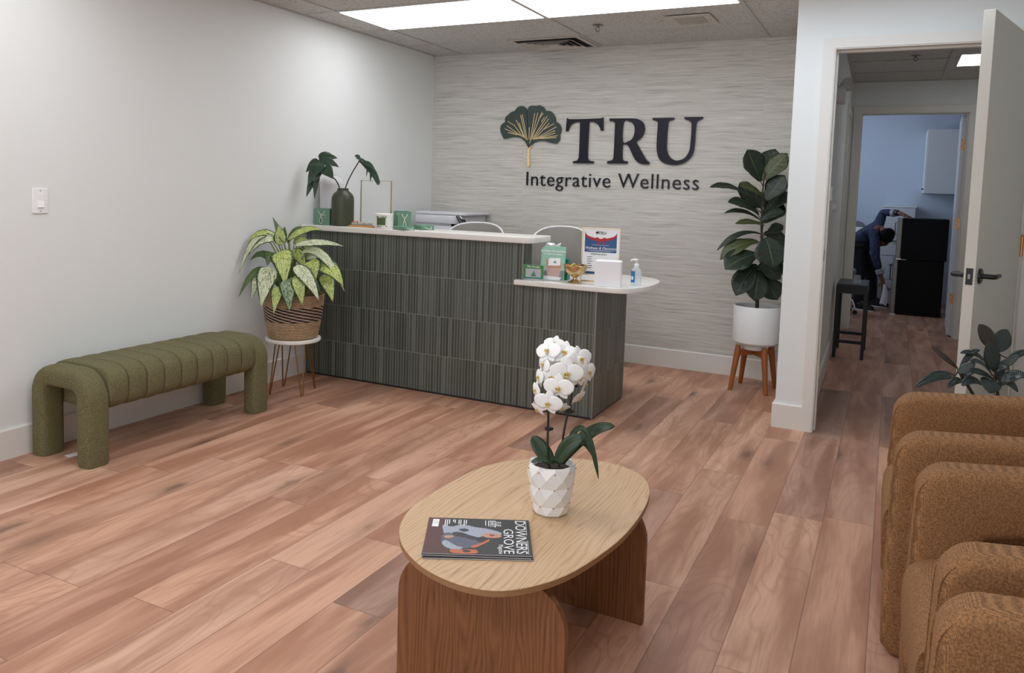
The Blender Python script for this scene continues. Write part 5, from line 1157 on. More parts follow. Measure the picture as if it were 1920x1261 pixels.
def panel_leg(x0, x1, y, skew):
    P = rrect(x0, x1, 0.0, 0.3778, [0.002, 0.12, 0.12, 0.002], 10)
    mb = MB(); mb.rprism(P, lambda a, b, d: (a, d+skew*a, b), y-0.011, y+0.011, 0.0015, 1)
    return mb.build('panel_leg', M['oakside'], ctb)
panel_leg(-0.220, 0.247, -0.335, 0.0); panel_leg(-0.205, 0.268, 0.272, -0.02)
mb = MB(); mb.obox((0.0, -0.318, 0.366), (1, 0, 0), (0, 1, 0), (0, 0, 1), 0.16, 0.006, 0.0115); mb.lathe([(0, -0.003), (0.006, -0.003), (0.006, 0)], 10, (-0.05, -0.349, 0.372), 'z'); mb.build('bracket', M['brass'], ctb, smooth=False)

# ---- magazines
mdir = Vector((2.738-2.495, -3.975+4.097, 0)).normalized(); mrz = math.atan2(mdir.y, mdir.x)
mcen = Vector((2.665, -4.128, 0.4002))
def magazine(off, rz, z, label, top=False):
    t = thing('magazine', label, 'magazine', mcen+Vector((off[0], off[1], z)), mrz+rz, 'magazines stacked on the coffee table')
    mb = MB(); mb.box(-0.135, 0.1345, -0.103, 0.103, 0.0004, 0.0032); mb.build('pages', M['pages'], t, smooth=False)
    mb = MB(); mb.box(-0.1355, 0.1355, -0.104, 0.1045, 0, 0.0004); mb.box(-0.1355, 0.1355, -0.104, 0.1045, 0.0032, 0.0037); mb.box(-0.1355, 0.1355, 0.103, 0.1045, 0.0004, 0.0032); cv = mb.build('cover', M['magdark'], t, smooth=False)
    return t, cv
magazine((0.004, -0.006), math.radians(1.0), 0.0, 'bottom magazine of the small stack on the coffee table')
magazine((0.001, -0.003), math.radians(-0.6), 0.0039, 'middle magazine of the small stack on the coffee table')
tm, cv = magazine((0, 0), 0.0, 0.0078, 'top magazine with dark cover, bearded guitarist and large white title', True)
ZT = 0.0037
# cover art: local -x is the bottom edge of the cover, +x its top; local -y is the right-hand page edge
def art(name, P, m_, lv, sm=0):
    mb = MB(); Q = spline(P, 5) if sm else P
    mb.poly(Q, XY, ZT+0.00002, ZT+0.00010*lv); return mb.build(name, M[m_], cv, smooth=False)
def cvx(px, py): # cover art traced in cover fractions: px 0..1 bottom->top of cover, py 0..1 left->right of the stack view
    return (-0.135+0.27*px, 0.104-0.208*py)
def A(name, L, m_, lv, sm=1): return art(name, [cvx(*p) for p in L], m_, lv, sm)
A('brown_backdrop', [(0.0, 0.0), (0.17, 0.0), (0.165, 0.5), (0.24, 1.0), (0.0, 1.0)], 'magbrown', 1, 0)
A('hair_and_beard', [(0.15, 0.22), (0.24, 0.26), (0.34, 0.19), (0.48, 0.26), (0.60, 0.30), (0.72, 0.40), (0.70, 0.47), (0.58, 0.50), (0.46, 0.56), (0.34, 0.50), (0.20, 0.55), (0.165, 0.42)], 'maggrey', 2)
A('coat', [(0.16, 0.50), (0.22, 0.44), (0.30, 0.52), (0.38, 0.48), (0.50, 0.66), (0.52, 0.76), (0.40, 0.86), (0.30, 0.88), (0.17, 0.78)], 'magcoat', 3)
A('sleeve_light', [(0.165, 0.74), (0.20, 0.66), (0.30, 0.80), (0.36, 0.84), (0.32, 0.90), (0.22, 0.86)], 'maggrey', 4)
A('beard_shadow', [(0.25, 0.44), (0.33, 0.42), (0.42, 0.50), (0.50, 0.56), (0.46, 0.62), (0.36, 0.56), (0.28, 0.52)], 'magshadow', 5)
A('hat_shadow', [(0.31, 0.34), (0.37, 0.31), (0.41, 0.36), (0.36, 0.40)], 'magshadow', 5)
A('face', [(0.54, 0.47), (0.60, 0.42), (0.69, 0.44), (0.725, 0.50), (0.68, 0.55), (0.58, 0.55)], 'skinprint', 4)
A('face_shadow', [(0.61, 0.47), (0.65, 0.465), (0.66, 0.49), (0.62, 0.50)], 'magbrown', 5)
A('hand', [(0.19, 0.53), (0.25, 0.52), (0.27, 0.56), (0.22, 0.60), (0.18, 0.57)], 'skinprint', 6)
A('arm', [(0.44, 0.80), (0.55, 0.68), (0.60, 0.60), (0.61, 0.64), (0.55, 0.74), (0.47, 0.84)], 'guitar', 5)
A('guitar', [(0.25, 0.90), (0.36, 0.90), (0.46, 0.885), (0.50, 0.92), (0.48, 0.99), (0.28, 0.99)], 'guitar', 6)
A('guitar_hole', [(0.365, 0.92), (0.40, 0.905), (0.44, 0.93), (0.41, 0.965), (0.375, 0.96)], 'magdark', 8)
A('mailing_label', [(0.045, 0.05), (0.108, 0.05), (0.105, 0.27), (0.042, 0.27)], 'paper', 5, 0)
mb = MB()
for i in range(5): mb.box(*sorted((cvx(0.055+0.01*i, 0)[0], cvx(0.058+0.01*i, 0)[0])), *sorted((cvx(0, 0.09)[1], cvx(0, 0.20)[1])), ZT+0.0005, ZT+0.0006)
mb.build('label_print', M['greyprint'], cv, smooth=False)
RT = (0, 0, -PI/2)   # text running from the spine side to the page edge
text('lettering', 'DOWNERS', 0.040, M['paper'], cv, (*cvx(0.905, 0.50), ZT+0.0006), RT, fit=0.192, extrude=0.0001)
text('lettering', 'GROVE', 0.037, M['paper'], cv, (*cvx(0.785, 0.64), ZT+0.0012), RT, fit=0.140, extrude=0.0001)
text('lettering', 'Magazine', 0.017, M['paper'], cv, (*cvx(0.715, 0.86), ZT+0.0006), RT, fit=0.05, extrude=0.0001)
text('lettering', 'ELIE', 0.022, M['paper'], cv, (*cvx(0.69, 0.15), ZT+0.0006), RT, sx=0.8, extrude=0.0001)
text('lettering', 'BART', 0.022, M['paper'], cv, (*cvx(0.635, 0.15), ZT+0.0006), RT, sx=0.8, extrude=0.0001)
mb = MB()
for px, a, b in ((0.595, 0.05, 0.22), (0.565, 0.05, 0.20)): mb.box(*sorted((cvx(px, 0)[0], cvx(px+0.008, 0)[0])), *sorted((cvx(0, a)[1], cvx(0, b)[1])), ZT+0.0003, ZT+0.0005)
for px, b in ((0.165, 0.24), (0.185, 0.24), (0.205, 0.18), (0.245, 0.12), (0.262, 0.15), (0.30, 0.18), (0.318, 0.20), (0.352, 0.22), (0.372, 0.18)): mb.box(*sorted((cvx(px, 0)[0], cvx(px+0.009, 0)[0])), *sorted((cvx(0, 0.05)[1], cvx(0, b)[1])), ZT+0.0003, ZT+0.0005)
for px, a, b in ((0.965, 0.03, 0.45), (0.968, 0.6, 0.97)): mb.box(*sorted((cvx(px, 0)[0], cvx(px+0.004, 0)[0])), *sorted((cvx(0, a)[1], cvx(0, b)[1])), ZT+0.0003, ZT+0.0005)
mb.build('small_print', M['paper'], cv, smooth=False)

# ---- orchid
base_o = Vector((2.756, -3.862, 0.4002))
oc = thing('potted_orchid', 'white moth orchid in a faceted white ceramic pot on coffee table', 'plant', base_o)
mb = MB(); NF = 9; rings = []
prof = [(0.044, 0.0, 0), (0.0505, 0.006, 0), (0.056, 0.030, .5), (0.061, 0.056, 0), (0.0655, 0.084, .5), (0.069, 0.112, 0), (0.067, 0.138, .5), (0.0645, 0.144, .5)]
V = []
for r_, z_, o_ in prof: V.append([mb.bm.verts.new((r_*math.cos(2*PI*(i+o_)/NF), r_*math.sin(2*PI*(i+o_)/NF), z_)) for i in range(NF)])
# diamond facets: each quad cell gets a raised middle
def facet(A_, B_, off):
    for i in range(NF):
        j = (i+1) % NF
        if off == 1: mb.face([A_[i], A_[j], B_[i]]); mb.face([A_[j], B_[j], B_[i]])
        else: mb.face([A_[i], A_[j], B_[j]]); mb.face([A_[i], B_[j], B_[i]])
for q in range(len(prof)-1):
    o0, o1 = prof[q][2], prof[q+1][2]
    if o0 == o1:
        for i in range(NF): j = (i+1) % NF; mb.face([V[q][i], V[q][j], V[q+1][j], V[q+1][i]])
    else: facet(V[q], V[q+1], 1 if o1 > o0 else 2)
mb.face(list(reversed(V[0])))
inr = [mb.bm.verts.new((0.060*math.cos(2*PI*i/NF), 0.060*math.sin(2*PI*i/NF), 0.143)) for i in range(NF)]
inb = [mb.bm.verts.new((0.055*math.cos(2*PI*i/NF), 0.055*math.sin(2*PI*i/NF), 0.12)) for i in range(NF)]
for i in range(NF): j = (i+1) % NF; mb.face([V[-1][i], V[-1][j], inr[j]]); mb.face([V[-1][i], inr[j], inr[i]]); mb.face([inr[i], inr[j], inb[j], inb[i]])
mb.face(inb)
# pull alternate facet corners inwards so the diamonds read as relief
for q in (2, 4):
    for v_ in V[q]: v_.co.x *= 0.955; v_.co.y *= 0.955
for q in (3, 5):
    for v_ in V[q]: v_.co.x *= 1.01; v_.co.y *= 1.01
pot_o = mb.build('pot', M['ceramic'], oc, smooth=False, bevel=0.0008, seg=2)
for q, (r_, z_, o_) in enumerate(prof):
    if q in (2, 4, 6):
        for i in range(NF):
            a = 2*PI*(i+o_)/NF; rr = r_*(0.955 if q in (2, 4) else 1.0); zz = z_-(0.008 if q == 6 else 0)
            s_ = MB(); s_.sphere((0, 0, 0), 0.0026, 8); s_.build('stud', M['copper'], pot_o, loc=(rr*math.cos(a), rr*math.sin(a), zz))
mb = MB(); mb.lathe([(0.0, 0.130), (0.054, 0.127), (0.054, 0.122), (0, 0.1205)], 9); mb.build('bark', M['soil'], oc)
for L in OSTEM:
    P = [Vector(p)-base_o for p in L]; P[0].z = 0.12
    mb = MB(); mb.tube(spline(P, 6, False), 0.0034, 8); st = mb.build('flower_stem', M['stemdark'], oc)
    for f_ in (0.28, 0.52, 0.7):
        Q = spline(P, 6, False); p = Q[int(len(Q)*f_)]
        mb = MB(); mb.obox(p+Vector((0.003, -0.003, 0)), (1, 0, 0), (0, 1, 0), (0, 0, 1), 0.009, 0.007, 0.004); mb.tube([p+Vector((0.012, -0.004, 0)), p+Vector((0.016, -0.006, 0.003))], 0.004, 6); mb.build('clip', M['blackmatte'], st, bevel=0.001)
for (b, t, wd, bow, fc, kd) in ORCHID:
    mb = MB(); leaf(mb, Vector(b)-base_o, Vector(t)-base_o, wd, bow, fc, 'strap', nv=14, fold=0.14, cup=0.0); mb.build('leaf', M['o0'], oc, solid=0.0022)
def bloom_mesh():
    mb = MB()
    def pet(ang, L, W_, shape, fw, z=0.0, back=0.0):
        d = Vector((math.cos(ang), 0, math.sin(ang))); n_ = Vector((0, -1, 0))
        P = [d*L*t_+n_*(z+fw*t_*(1-t_)*0.5-back*t_*t_) for t_ in [i/10 for i in range(11)]]
        Wd = [max(0.002, W_/2*shape(i/10)) for i in range(11)]
        mb.strip(P, Wd, [n_]*11, 8, 0.02, 0.03, ph=ang, cup=-0.14)
    rd = lambda t_: (math.sin(PI*min(1, t_*0.93+0.07)**0.85))**0.55
    sp = lambda t_: (math.sin(PI*min(1, t_*0.95+0.05)))**0.75
    pet(PI/2, 0.92, 0.62, sp, 0.1, 0.0, 0.05); pet(PI*1.29, 0.86, 0.56, sp, 0.1, 0.0, 0.08); pet(PI*1.71, 0.86, 0.56, sp, 0.1, 0.0, 0.08)
    pet(PI*0.05, 1.0, 1.05, rd, 0.25, 0.05, 0.06); pet(PI*0.95, 1.0, 1.05, rd, 0.25, 0.05, 0.06)
    return mb
def lip_mesh():
    mb = MB()
    mb.sphere((0, -0.16, 0.02), 0.10, 8, (0.8, 0.9, 1.0))
    for s_ in (-1, 1): mb.strip([Vector((s_*0.03, -0.14, -0.02)), Vector((s_*0.13, -0.22, -0.02)), Vector((s_*0.16, -0.26, 0.08))], [0.07, 0.08, 0.02], [Vector((0, -1, 0.2))]*3, 4, 0.1)
    mb.strip([Vector((0, -0.14, -0.04)), Vector((0, -0.22, -0.16)), Vector((0, -0.24, -0.30))], [0.06, 0.11, 0.01], [Vector((0, -1, 0.3))]*3, 4, 0.1)
    return mb
b0 = bloom_mesh().build('blossom', M['petal'], oc, solid=0.012); l0 = lip_mesh().build('lip', M['lip'], b0, solid=0.01); l0['label'] = 'yellow and maroon flower centre'
blooms = [(b0, l0)]
for i in range(1, len(BLOOM)):
    b_ = b0.copy(); COL.objects.link(b_); l_ = l0.copy(); COL.objects.link(l_); l_.parent = b_; blooms.append((b_, l_))
CDIR = math.atan2(-5.894+3.862, 3.568-2.756)+PI/2   # heading towards the lobby seats
for (b_, l_), (p, r_, yw_, pt_, rl_) in zip(blooms, BLOOM):
    b_.location = Vector(p)-base_o; b_.scale = (r_*1.06,)*3
    b_.rotation_euler = (Matrix.Rotation(CDIR+math.radians(yw_), 4, 'Z') @ Matrix.Rotation(math.radians(-pt_-4), 4, 'X') @ Matrix.Rotation(math.radians(rl_), 4, 'Y')).to_euler()

# ================================================================== lounge chairs
def lounge_chair(loc, rz, label):
    """faces -x; origin at the front of the chair, halfway between the arms"""
    t = thing('lounge_chair', label, 'lounge chair', loc, rz, 'rust coloured lounge chairs along the right wall')
    Lc = 0.70; sl = 0.085
    top = lambda x: 0.647+sl*x
    def arm_out():
        P = [(0.03, 0.0), (Lc-0.03, 0.0), (Lc, 0.03), (Lc, top(Lc)-0.08)]
        for i in range(1, 8): a = PI/2*i/8; P.append((Lc-0.08+0.08*math.cos(a), top(Lc)-0.08+0.08*math.sin(a)))
        r = 0.078
        x_ = r; P.append((Lc-0.08, top(Lc-0.08)))
        for i in range(0, 9): a = PI/2+PI/2*i/8; P.append((0.005+r+r*math.cos(a), top(r)-r+r*math.sin(a)))
        P += [(0.0, 0.40), (-0.004, 0.20), (0.0, 0.03)]
        return P
    for sy in (1, -1):
        y0_, y1_ = (0.205, 0.31) if sy > 0 else (-0.31, -0.205)
        mb = MB()
        hole = rrect(0.155, 0.50, 0.415, 0.487, 0.012, 3)
        hole = [(a, b+0.22*(a-0.155)) for a, b in hole]
        mb.rprism(arm_out(), XZ, y0_, y1_, 0.028, 5, hole=hole)
        arm = mb.build('arm', M['rust'], t, angle=55)
        ys = y0_ if sy > 0 else y0_
        # piped seams along both rims of the top
        for yy in (y0_+0.001, y1_-0.001):
            pts = [(a, yy+(0.010 if yy < (y0_+y1_)/2 else -0.010), b-0.010) for a, b in arm_out()[11:22]]
            mb = MB(); mb.tube(pts, 0.0016, 6); mb.build('seam', M['rust'], arm)
    # seat cushion: soft block bulging out past the arm fronts
    R = []
    for i in range(13):
        q = i/12; yy = -0.206+0.412*q; e = 0.90+0.10*math.sin(PI*q)**0.4
        ring = []
        for j in range(40):
            a = 2*PI*j/40; c2, s2 = math.cos(a), math.sin(a)
            ring.append((0.29+math.copysign(abs(c2)**0.42, c2)*0.305*(0.97+0.03*e), yy, 0.325+math.copysign(abs(s2)**0.5, s2)*0.125*e))
        R.append(ring)
    MB().loft(R).build('seat_cushion', M['rust'], t, angle=70)
    mb = MB(); mb.rprism(rrect(0.05, 0.66, 0.02, 0.21, 0.02, 4), XZ, -0.206, 0.206, 0.01, 3); mb.build('base', M['rust'], t, angle=55)
    # curved back shell and pillow
    mb = MB(); P = rrect(-0.205, 0.205, 0.18, 0.73, [0.02, 0.09, 0.09, 0.02], 6)
    mb.rprism(P, lambda a, b, d: (d+0.06*(b-0.4), a, b), 0.565, 0.675, 0.03, 4); mb.build('backrest', M['rust'], t, angle=55)
    mb = MB(); P = rrect(-0.20, 0.20, 0.45, 0.68, 0.07, 6)
    mb.rprism(P, lambda a, b, d: (d+0.10*(b-0.4)-0.03*math.cos(a*7), a, b), 0.50, 0.585, 0.04, 4); mb.build('back_pillow', M['rust'], t, angle=60)
    return t
lc = lounge_chair((3.607, -3.11, 0), math.radians(0.6), 'farthest rust fabric lounge chair, in front of the rubber plant')
dup(lc, (3.669, -3.905, 0), math.radians(2.8), 'middle rust fabric lounge chair of the row of three')
dup(lc, (3.676, -4.648, 0), math.radians(1.5), 'nearest rust fabric lounge chair, cut by the lower right corner')

# ================================================================== corridor table
st_ = thing('side_table', 'small black metal side table in the corridor against the left wall', 'table', (3.295, 1.43, 0))
mb = MB(); mb.box(-0.105, 0.125, -0.26, 0.26, 0.585, 0.610); mb.build('top', M['black'], st_, smooth=False, bevel=0.002)
for x in (-0.095, 0.115):
    for y in (-0.24, 0.24):
        mb = MB(); mb.box(x-0.0125, x+0.0125, y-0.0125, y+0.0125, 0, 0.585); mb.build('leg', M['black'], st_, smooth=False)
mb = MB(); mb.box(-0.083, 0.103, -0.25, -0.23, 0.535, 0.584); mb.box(-0.083, 0.103, 0.23, 0.25, 0.535, 0.584); mb.box(-0.105, -0.085, -0.228, 0.228, 0.535, 0.584); mb.box(0.105, 0.125, -0.228, 0.228, 0.535, 0.584); mb.build('apron', M['black'], st_, smooth=False)
for y in (-0.24, 0.24):
    mb = MB(); mb.box(-0.083, 0.103, y-0.010, y+0.010, 0.125, 0.150); mb.build('stretcher', M['black'], st_, smooth=False)
cs = thing('card_stand', 'small clear tent card stand on the black corridor table', 'card stand', (3.33, 1.33, 0.6102), math.radians(20))
mb = MB(); mb.obox((0, -0.018, 0.035), (1, 0, 0), (0, 0.5, 1), (0, 1, -0.5), 0.03, 0.038, 0.0015); mb.obox((0, 0.018, 0.035), (1, 0, 0), (0, -0.5, 1), (0, 1, 0.5), 0.03, 0.038, 0.0015); mb.build('tent', M['clear'], cs, smooth=False)

# ================================================================== far room
def fridge(z, h, label, w0=0.0):
    t = thing('mini_fridge', label, 'fridge', (3.60+w0, 4.30, z))
    mb = MB(); mb.box(0.055, 0.51, 0.0, 0.50, 0.0, h); mb.build('cabinet', M['blackgloss'], t, smooth=False, bevel=0.004)
    mb = MB(); mb.box(0.0, 0.047, 0.002, 0.498, 0.012, h-0.006); dr = mb.build('door', M['silver'], t, smooth=False, bevel=0.004)
    mb = MB(); mb.box(0.047, 0.0549, 0.006, 0.494, 0.02, h-0.012); mb.build('door_gasket', M['blackmatte'], t, smooth=False)
    mb = MB(); mb.box(0.004, 0.11, 0.004, 0.04, -0.004 if z > 0 else 0.0, 0.010); mb.build('hinge', M['chrome'], t, smooth=False)
    mb = MB(); mb.tube([(-0.002, 0.44, h*0.55), (-0.022, 0.44, h*0.58), (-0.022, 0.44, h*0.85), (-0.002, 0.44, h*0.88)], 0.006, 8); mb.build('handle', M['silver'], dr)
    return t
fridge(0.0, 0.630, 'larger black mini fridge on the floor of the far room')
fridge(0.635, 0.470, 'smaller black mini fridge stacked on top of the other', 0.02)
wc = thing('wall_cabinet', 'white wall cabinet hung high above the fridges in far room', 'cabinet', (4.10, 5.2, 1.40))
mb = MB(); mb.box(-0.21, 0.648, -0.2, 0.448, 0, 0.76); mb.build('carcass', M['offwhite'], wc, smooth=False)
mb = MB(); mb.box(-0.228, -0.2102, -0.2, 0.446, 0.002, 0.758); dr = mb.build('door', M['white'], wc, smooth=False, bevel=0.001)
mb = MB(); mb.tube([(-0.228, -0.16, 0.05), (-0.25, -0.16, 0.05)], 0.009, 10); mb.build('knob', M['black'], dr)
tc = thing('drawer_cabinet', 'tall white drawer cabinet behind the bending person', 'cabinet', (3.62, 5.4, 0))
mb = MB(); mb.box(-0.17, 0.19, -0.2, 0.24, 0, 1.22); mb.build('carcass', M['offwhite'], tc, smooth=False)
mb = MB(); mb.box(-0.18, 0.20, -0.215, 0.245, 1.22, 1.238); mb.build('top', M['white'], tc, smooth=False)
for i in range(4):
    mb = MB(); mb.box(-0.165, 0.185, -0.214, -0.2, 0.02+0.30*i, 0.31+0.30*i); dr = mb.build('drawer', M['offwhite'], tc, smooth=False, bevel=0.001)
    mb = MB()
    if i == 3: mb.sphere((0.01, -0.224, 0.02+0.30*i+0.22), 0.014, 10)
    else: mb.tube([(-0.06, -0.214, 0.2+0.30*i), (-0.06, -0.236, 0.2+0.30*i), (0.06, -0.236, 0.2+0.30*i), (0.06, -0.214, 0.2+0.30*i)], 0.006, 8)
    mb.build('knob' if i == 3 else 'handle', M['black'], dr)
# treatment chair and stool behind the person
tch = thing('treatment_chair', 'grey upholstered treatment chair behind the bending person', 'chair', (2.98, 5.20, 0))
mb = MB(); mb.rprism(rrect(-0.30, 0.33, -0.30, 0.30, 0.08, 6), XY, 0.42, 0.52, 0.035, 4); mb.build('seat', M['greyfab'], tch)
mb = MB(); mb.rprism(rrect(-0.28, 0.28, 0.50, 1.02, 0.10, 6), lambda a, b, d: (a, d+0.2*(b-0.5), b), 0.20, 0.29, 0.035, 4); mb.build('backrest', M['greyfab'], tch)
mb = MB(); mb.tube([(0, 0, 0.02), (0, 0, 0.42)], 0.045, 16); mb.lathe([(0, 0), (0.24, 0), (0.24, 0.012), (0.06, 0.03), (0, 0.03)], 32); mb.build('pedestal', M['chrome'], tch)
pc = thing('cushion', 'pale patterned cushion on the grey treatment chair', 'cushion', (3.10, 5.16, 0.522), math.radians(-10))
mb = MB(); R = []
for i in range(9):
    q = -1+i/4; th_ = 0.06*(1-abs(q)**4)**0.5+0.004
    R.append([(0.20*math.copysign(abs(math.cos(a))**.5, math.cos(a))*(1-0.05*q*q), th_*math.sin(a)+0.10*(q+1)*0.6, 0.22+0.21*q+0.0) for a in [2*PI*j/24 for j in range(24)]])
mb.loft(R); mb.build('cover', M['vasewhite'], pc)
sto = thing('rolling_stool', 'chrome legged rolling stool half hidden by the corridor door frame', 'stool', (3.05, 4.02, 0))
mb = MB(); mb.lathe([(0, 0.44), (0.17, 0.44), (0.185, 0.46), (0.185, 0.50), (0.16, 0.52), (0, 0.525)], 36); mb.build('seat', M['greyfab'], sto)
mb = MB(); mb.tube([(0, 0, 0.12), (0, 0, 0.44)], 0.022, 12); mb.build('column', M['chrome'], sto)
for i in range(5):
    a = math.radians(-20+72*i); d = Vector((math.cos(a), math.sin(a), 0))
    mb = MB(); mb.tube(spline([Vector((0, 0, 0.17)), d*0.09+Vector((0, 0, 0.185)), d*0.17+Vector((0, 0, 0.16)), d*0.21+Vector((0, 0, 0.06))], 4, False), 0.011, 10); lg = mb.build('leg', M['chrome'], sto)
    mb = MB(); mb.lathe([(0, -0.012), (0.024, -0.012), (0.026, 0), (0.024, 0.012), (0, 0.012)], 16, tuple(d*0.212+Vector((0, 0, 0.0265))), 'y'); mb.build('caster', M['black'], lg)

# ---- the person, bent over beside the fridges
def skin(name, verts, edges, mat, parent=None, sub=2, root=0):
    me = bpy.data.meshes.new(name); me.from_pydata([v[0] for v in verts], edges, []); me.materials.append(mat)
    o = bpy.data.objects.new(name, me); COL.objects.link(o)
    md = o.modifiers.new('skin', 'SKIN'); md.use_smooth_shade = True; md.branch_smoothing = 0.6
    for i, v in enumerate(verts):
        r = v[1]; me.skin_vertices[0].data[i].radius = r if isinstance(r, tuple) else (r, r)
        me.skin_vertices[0].data[i].use_root = (i == root)
    s_ = o.modifiers.new('sub', 'SUBSURF'); s_.levels = sub; s_.render_levels = sub
    if parent: o.parent = parent
    return o
J = dict(pel=(3.19, 4.62, .74), waist=(3.25, 4.62, .86), chest=(3.37, 4.61, .955), neck=(3.452, 4.58, .945), hd=(3.498, 4.52, .885), crown=(3.535, 4.485, .825),
         sn=(3.385, 4.46, .925), en=(3.412, 4.36, .635), wn=(3.492, 4.345, .405), hn=(3.515, 4.34, .335),
         sf=(3.425, 4.75, 1.01), ef=(3.455, 4.84, 1.155), wf=(3.635, 4.68, 1.155), hf=(3.70, 4.645, 1.130),
         hln=(3.205, 4.53, .70), kn=(3.25, 4.50, .38), an=(3.262, 4.465, .085), tn_=(3.345, 4.41, .035),
         hlf=(3.225, 4.71, .70), kf=(3.372, 4.87, .40), af=(3.392, 4.90, .085), tf=(3.485, 4.87, .035))
bv, be_ = [], []
def add(p, r, par=None):
    bv.append((p, r)); i = len(bv)-1
    if par is not None: be_.append((par, i))
    return i
pel = add(J['pel'], (.08, .085)); wa = add(J['waist'], (.075, .08), pel); ch = add(J['chest'], (.08, .09), wa); nk = add(J['neck'], .050, ch)
h1 = add((3.474, 4.555, .915), .075, nk); hd_ = add(J['hd'], (.088, .082), h1); cr_ = add(J['crown'], .058, hd_)
for s_, e_, w_, h_, sg_ in (('sn', 'en', 'wn', 'hn', -1), ('sf', 'ef', 'wf', 'hf', 1)):
    a = add(J[s_], .046, ch); b = add(J[e_], .036, a); c = add(J[w_], .026, b); d = add(J[h_], (.034, .018), c)
    hp = Vector(J[h_]); fw = (hp-Vector(J[w_])).normalized(); sd = fw.cross(Vector((0, 0, 1)) if abs(fw.z) < .8 else Vector((0, 1, 0))).normalized(); dn = Vector((0.0, 0, -1)) if abs(fw.z) < .8 else Vector((0.5, 0, -.3))
    for q, ln in zip((-1.5, -.5, .5, 1.5), (.055, .066, .07, .058)):
        r0 = add(tuple(hp+fw*0.03+sd*q*0.016), .0085, d); r1 = add(tuple(hp+fw*(0.03+ln*0.55)+sd*q*0.018+dn*0.004), .008, r0); add(tuple(hp+fw*(0.03+ln)+sd*q*0.018+dn*0.016), .0065, r1)
    t0_ = add(tuple(hp-fw*0.02+sd*sg_*0.034), .0095, d); add(tuple(hp+fw*0.02+sd*sg_*0.055+dn*0.008), .008, t0_)
for hl, kn_, an_, tn2 in (('hln', 'kn', 'an', 'tn_'), ('hlf', 'kf', 'af', 'tf')):
    a = add(J[hl], .066, pel); b = add(J[kn_], .058, a); c = add(J[an_], .040, b); add(J[tn2], (.036, .028), c)
person = skin('person', bv, be_, M['skin'])
tag(person, 'person in dark blue patterned shirt bending beside the stacked fridges', 'person')
def garment(name, chain, mat, root=0):
    v = [(J[c[0]] if isinstance(c[0], str) else c[0], c[1]) for c in chain]
    return v
sv = [(J['pel'], (.128, .140)), (J['waist'], (.118, .135)), (J['chest'], (.125, .155)), ((3.435, 4.585, .95), (.07, .085)), (J['sn'], .068), (J['en'], .053), (tuple(Vector(J['en']).lerp(Vector(J['wn']), .62)), .042), (J['sf'], .068), (J['ef'], .055), (tuple(Vector(J['ef']).lerp(Vector(J['wf']), .55)), .043)]
shirt = skin('shirt', sv, [(0, 1), (1, 2), (2, 3), (2, 4), (4, 5), (5, 6), (2, 7), (7, 8), (8, 9)], M['shirt'], person, root=0)
for e_, w_, f0, f1 in (('en', 'wn', .60, .82), ('ef', 'wf', .54, .74)):
    a, b = Vector(J[e_]).lerp(Vector(J[w_]), f0), Vector(J[e_]).lerp(Vector(J[w_]), f1)
    mb = MB(); mb.tube([a, b], [.047, .045], 16); mb.build('cuff', M['cuff'], shirt, bevel=0.006)
low_ = lambda q: (q[0], q[1], .055)
tv = [(J['pel'], (.12, .13)), (J['hln'], .10), (J['kn'], .072), (low_(J['an']), .060), (J['hlf'], .10), (J['kf'], .072), (low_(J['af']), .060)]
skin('trousers', tv, [(0, 1), (1, 2), (2, 3), (0, 4), (4, 5), (5, 6)], M['trousers'], person)
for a_, t_ in (('an', 'tn_'), ('af', 'tf')):
    A_, T_ = Vector(J[a_]), Vector(J[t_]); d = (T_-A_); d.z = 0; d.normalize(); s_ = Vector((-d.y, d.x, 0)); c0 = Vector((A_.x, A_.y, 0))
    mb = MB(); out = [(c0+d*x+s_*y) for x, y in spline([(-.075, 0), (-.055, -.036), (.03, -.040), (.13, -.048), (.19, -.03), (.20, 0), (.19, .03), (.13, .045), (.03, .036), (-.055, .036)], 3)]
    cn = c0+d*.03
    mb.loft([[p+Vector((0, 0, .001)) for p in out], [p+Vector((0, 0, .014)) for p in out]]); sh = mb.build('shoe_sole', M['offwhite'], None)
    mb = MB(); mb.loft([[p+Vector((0, 0, .0142)) for p in out], [cn+(p-cn)*.95+Vector((0, 0, .05)) for p in out], [cn+(p-cn)*.62-d*.03+Vector((0, 0, .09)) for p in out], [cn+(p-cn)*.48-d*.045+Vector((0, 0, .115)) for p in out]])
    so = mb.build('shoe', M['blackmatte'], person, angle=80); sh.parent = so
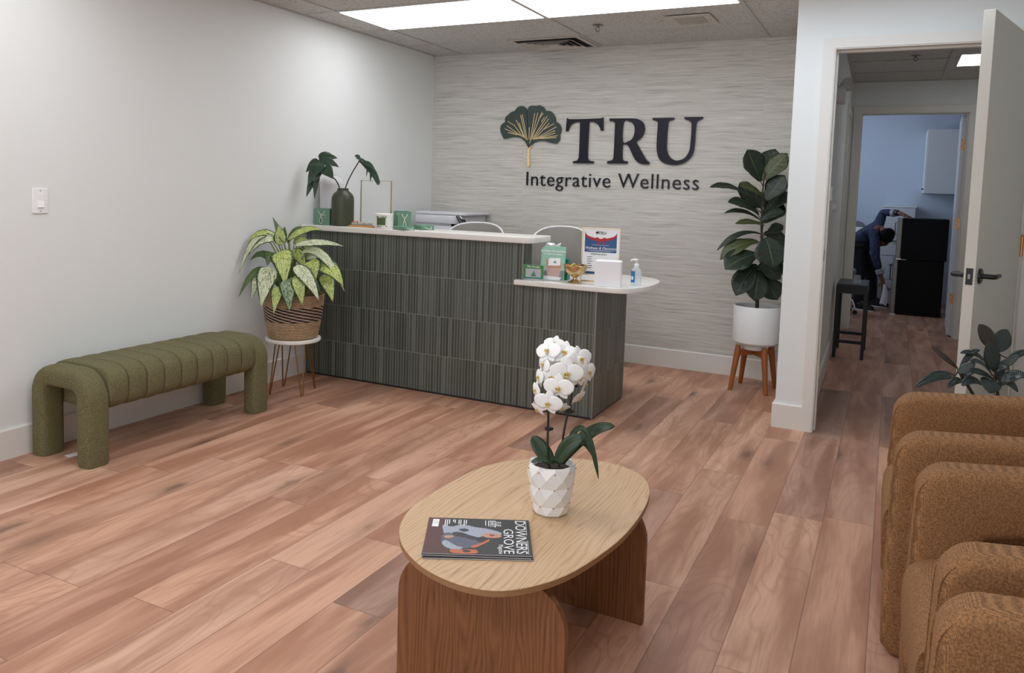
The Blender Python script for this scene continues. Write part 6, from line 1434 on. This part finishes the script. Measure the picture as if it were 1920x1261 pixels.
# head of hair over the crown, and the face turned down
hc = Vector((3.512, 4.512, .872)); ax = (Vector(J['crown'])-Vector(J['neck'])).normalized()
mb = MB(); R = []
sd = ax.cross(Vector((0, 0, 1))).normalized(); up_ = sd.cross(ax).normalized()
for i in range(10):
    q = i/9; r_ = .100*math.sin(PI*(0.34+0.655*q)); c_ = hc+ax*(-.055+.150*q)
    R.append([c_+(sd*math.cos(a)*r_*.96+up_*(math.sin(a)*r_+.012)) for a in [2*PI*j/20 for j in range(20)]])
mb.loft(R); mb.build('hair', M['hair'], person, angle=80)
face = hc-up_*.062+ax*.0
mb = MB(); mb.sphere(tuple(face), .066, 16, (1, 1, 1)); nz = face-up_*.062+ax*.008
mb.tube([nz+ax*.022, nz-up_*.016-ax*.004, nz-ax*.012], [.007, .012, .010], 8)
for s2_ in (-1, 1): mb.sphere(tuple(hc+sd*s2_*.090-up_*.03-ax*.015), .022, 10, (.6, .6, 1))
fo = mb.build('face', M['skin'], person)
mb = MB()
for s2_ in (-1, 1): mb.sphere(tuple(face-up_*.060+sd*s2_*.026+ax*.022), .009, 8)
mb.build('eyes', M['blackmatte'], fo)
mb = MB(); mb.tube([face-up_*.060-ax*.03+sd*.02, face-up_*.065-ax*.03, face-up_*.060-ax*.03-sd*.02], .005, 6); mb.build('mouth', M['copper'], fo)
wt = MB(); w0, w1 = Vector(J['ef']).lerp(Vector(J['wf']), .82), Vector(J['ef']).lerp(Vector(J['wf']), .92); wt.tube([w0, w1], .036, 16); wt.build('wristwatch', M['black'], person, bevel=.003)
# white cloth in the lower hand
mb = MB(); R = []
for i in range(9):
    q = i/8; c_ = Vector((3.525+0.012*math.sin(q*3), 4.335, .335-.235*q))
    R.append([c_+Vector(((.022+.022*q*(1-.35*q)+.006*math.sin(3*a+4*q))*math.cos(a), (.018+.014*q)*math.sin(a)+.005*math.sin(2*a+3*q), 0.012*math.sin(2*a)*q)) for a in [2*PI*j/18 for j in range(18)]])
mb.loft(R); o = mb.build('cleaning_cloth', M['cloth']); tag(o, 'white cleaning cloth held in the lower hand of the bending person', 'cloth')
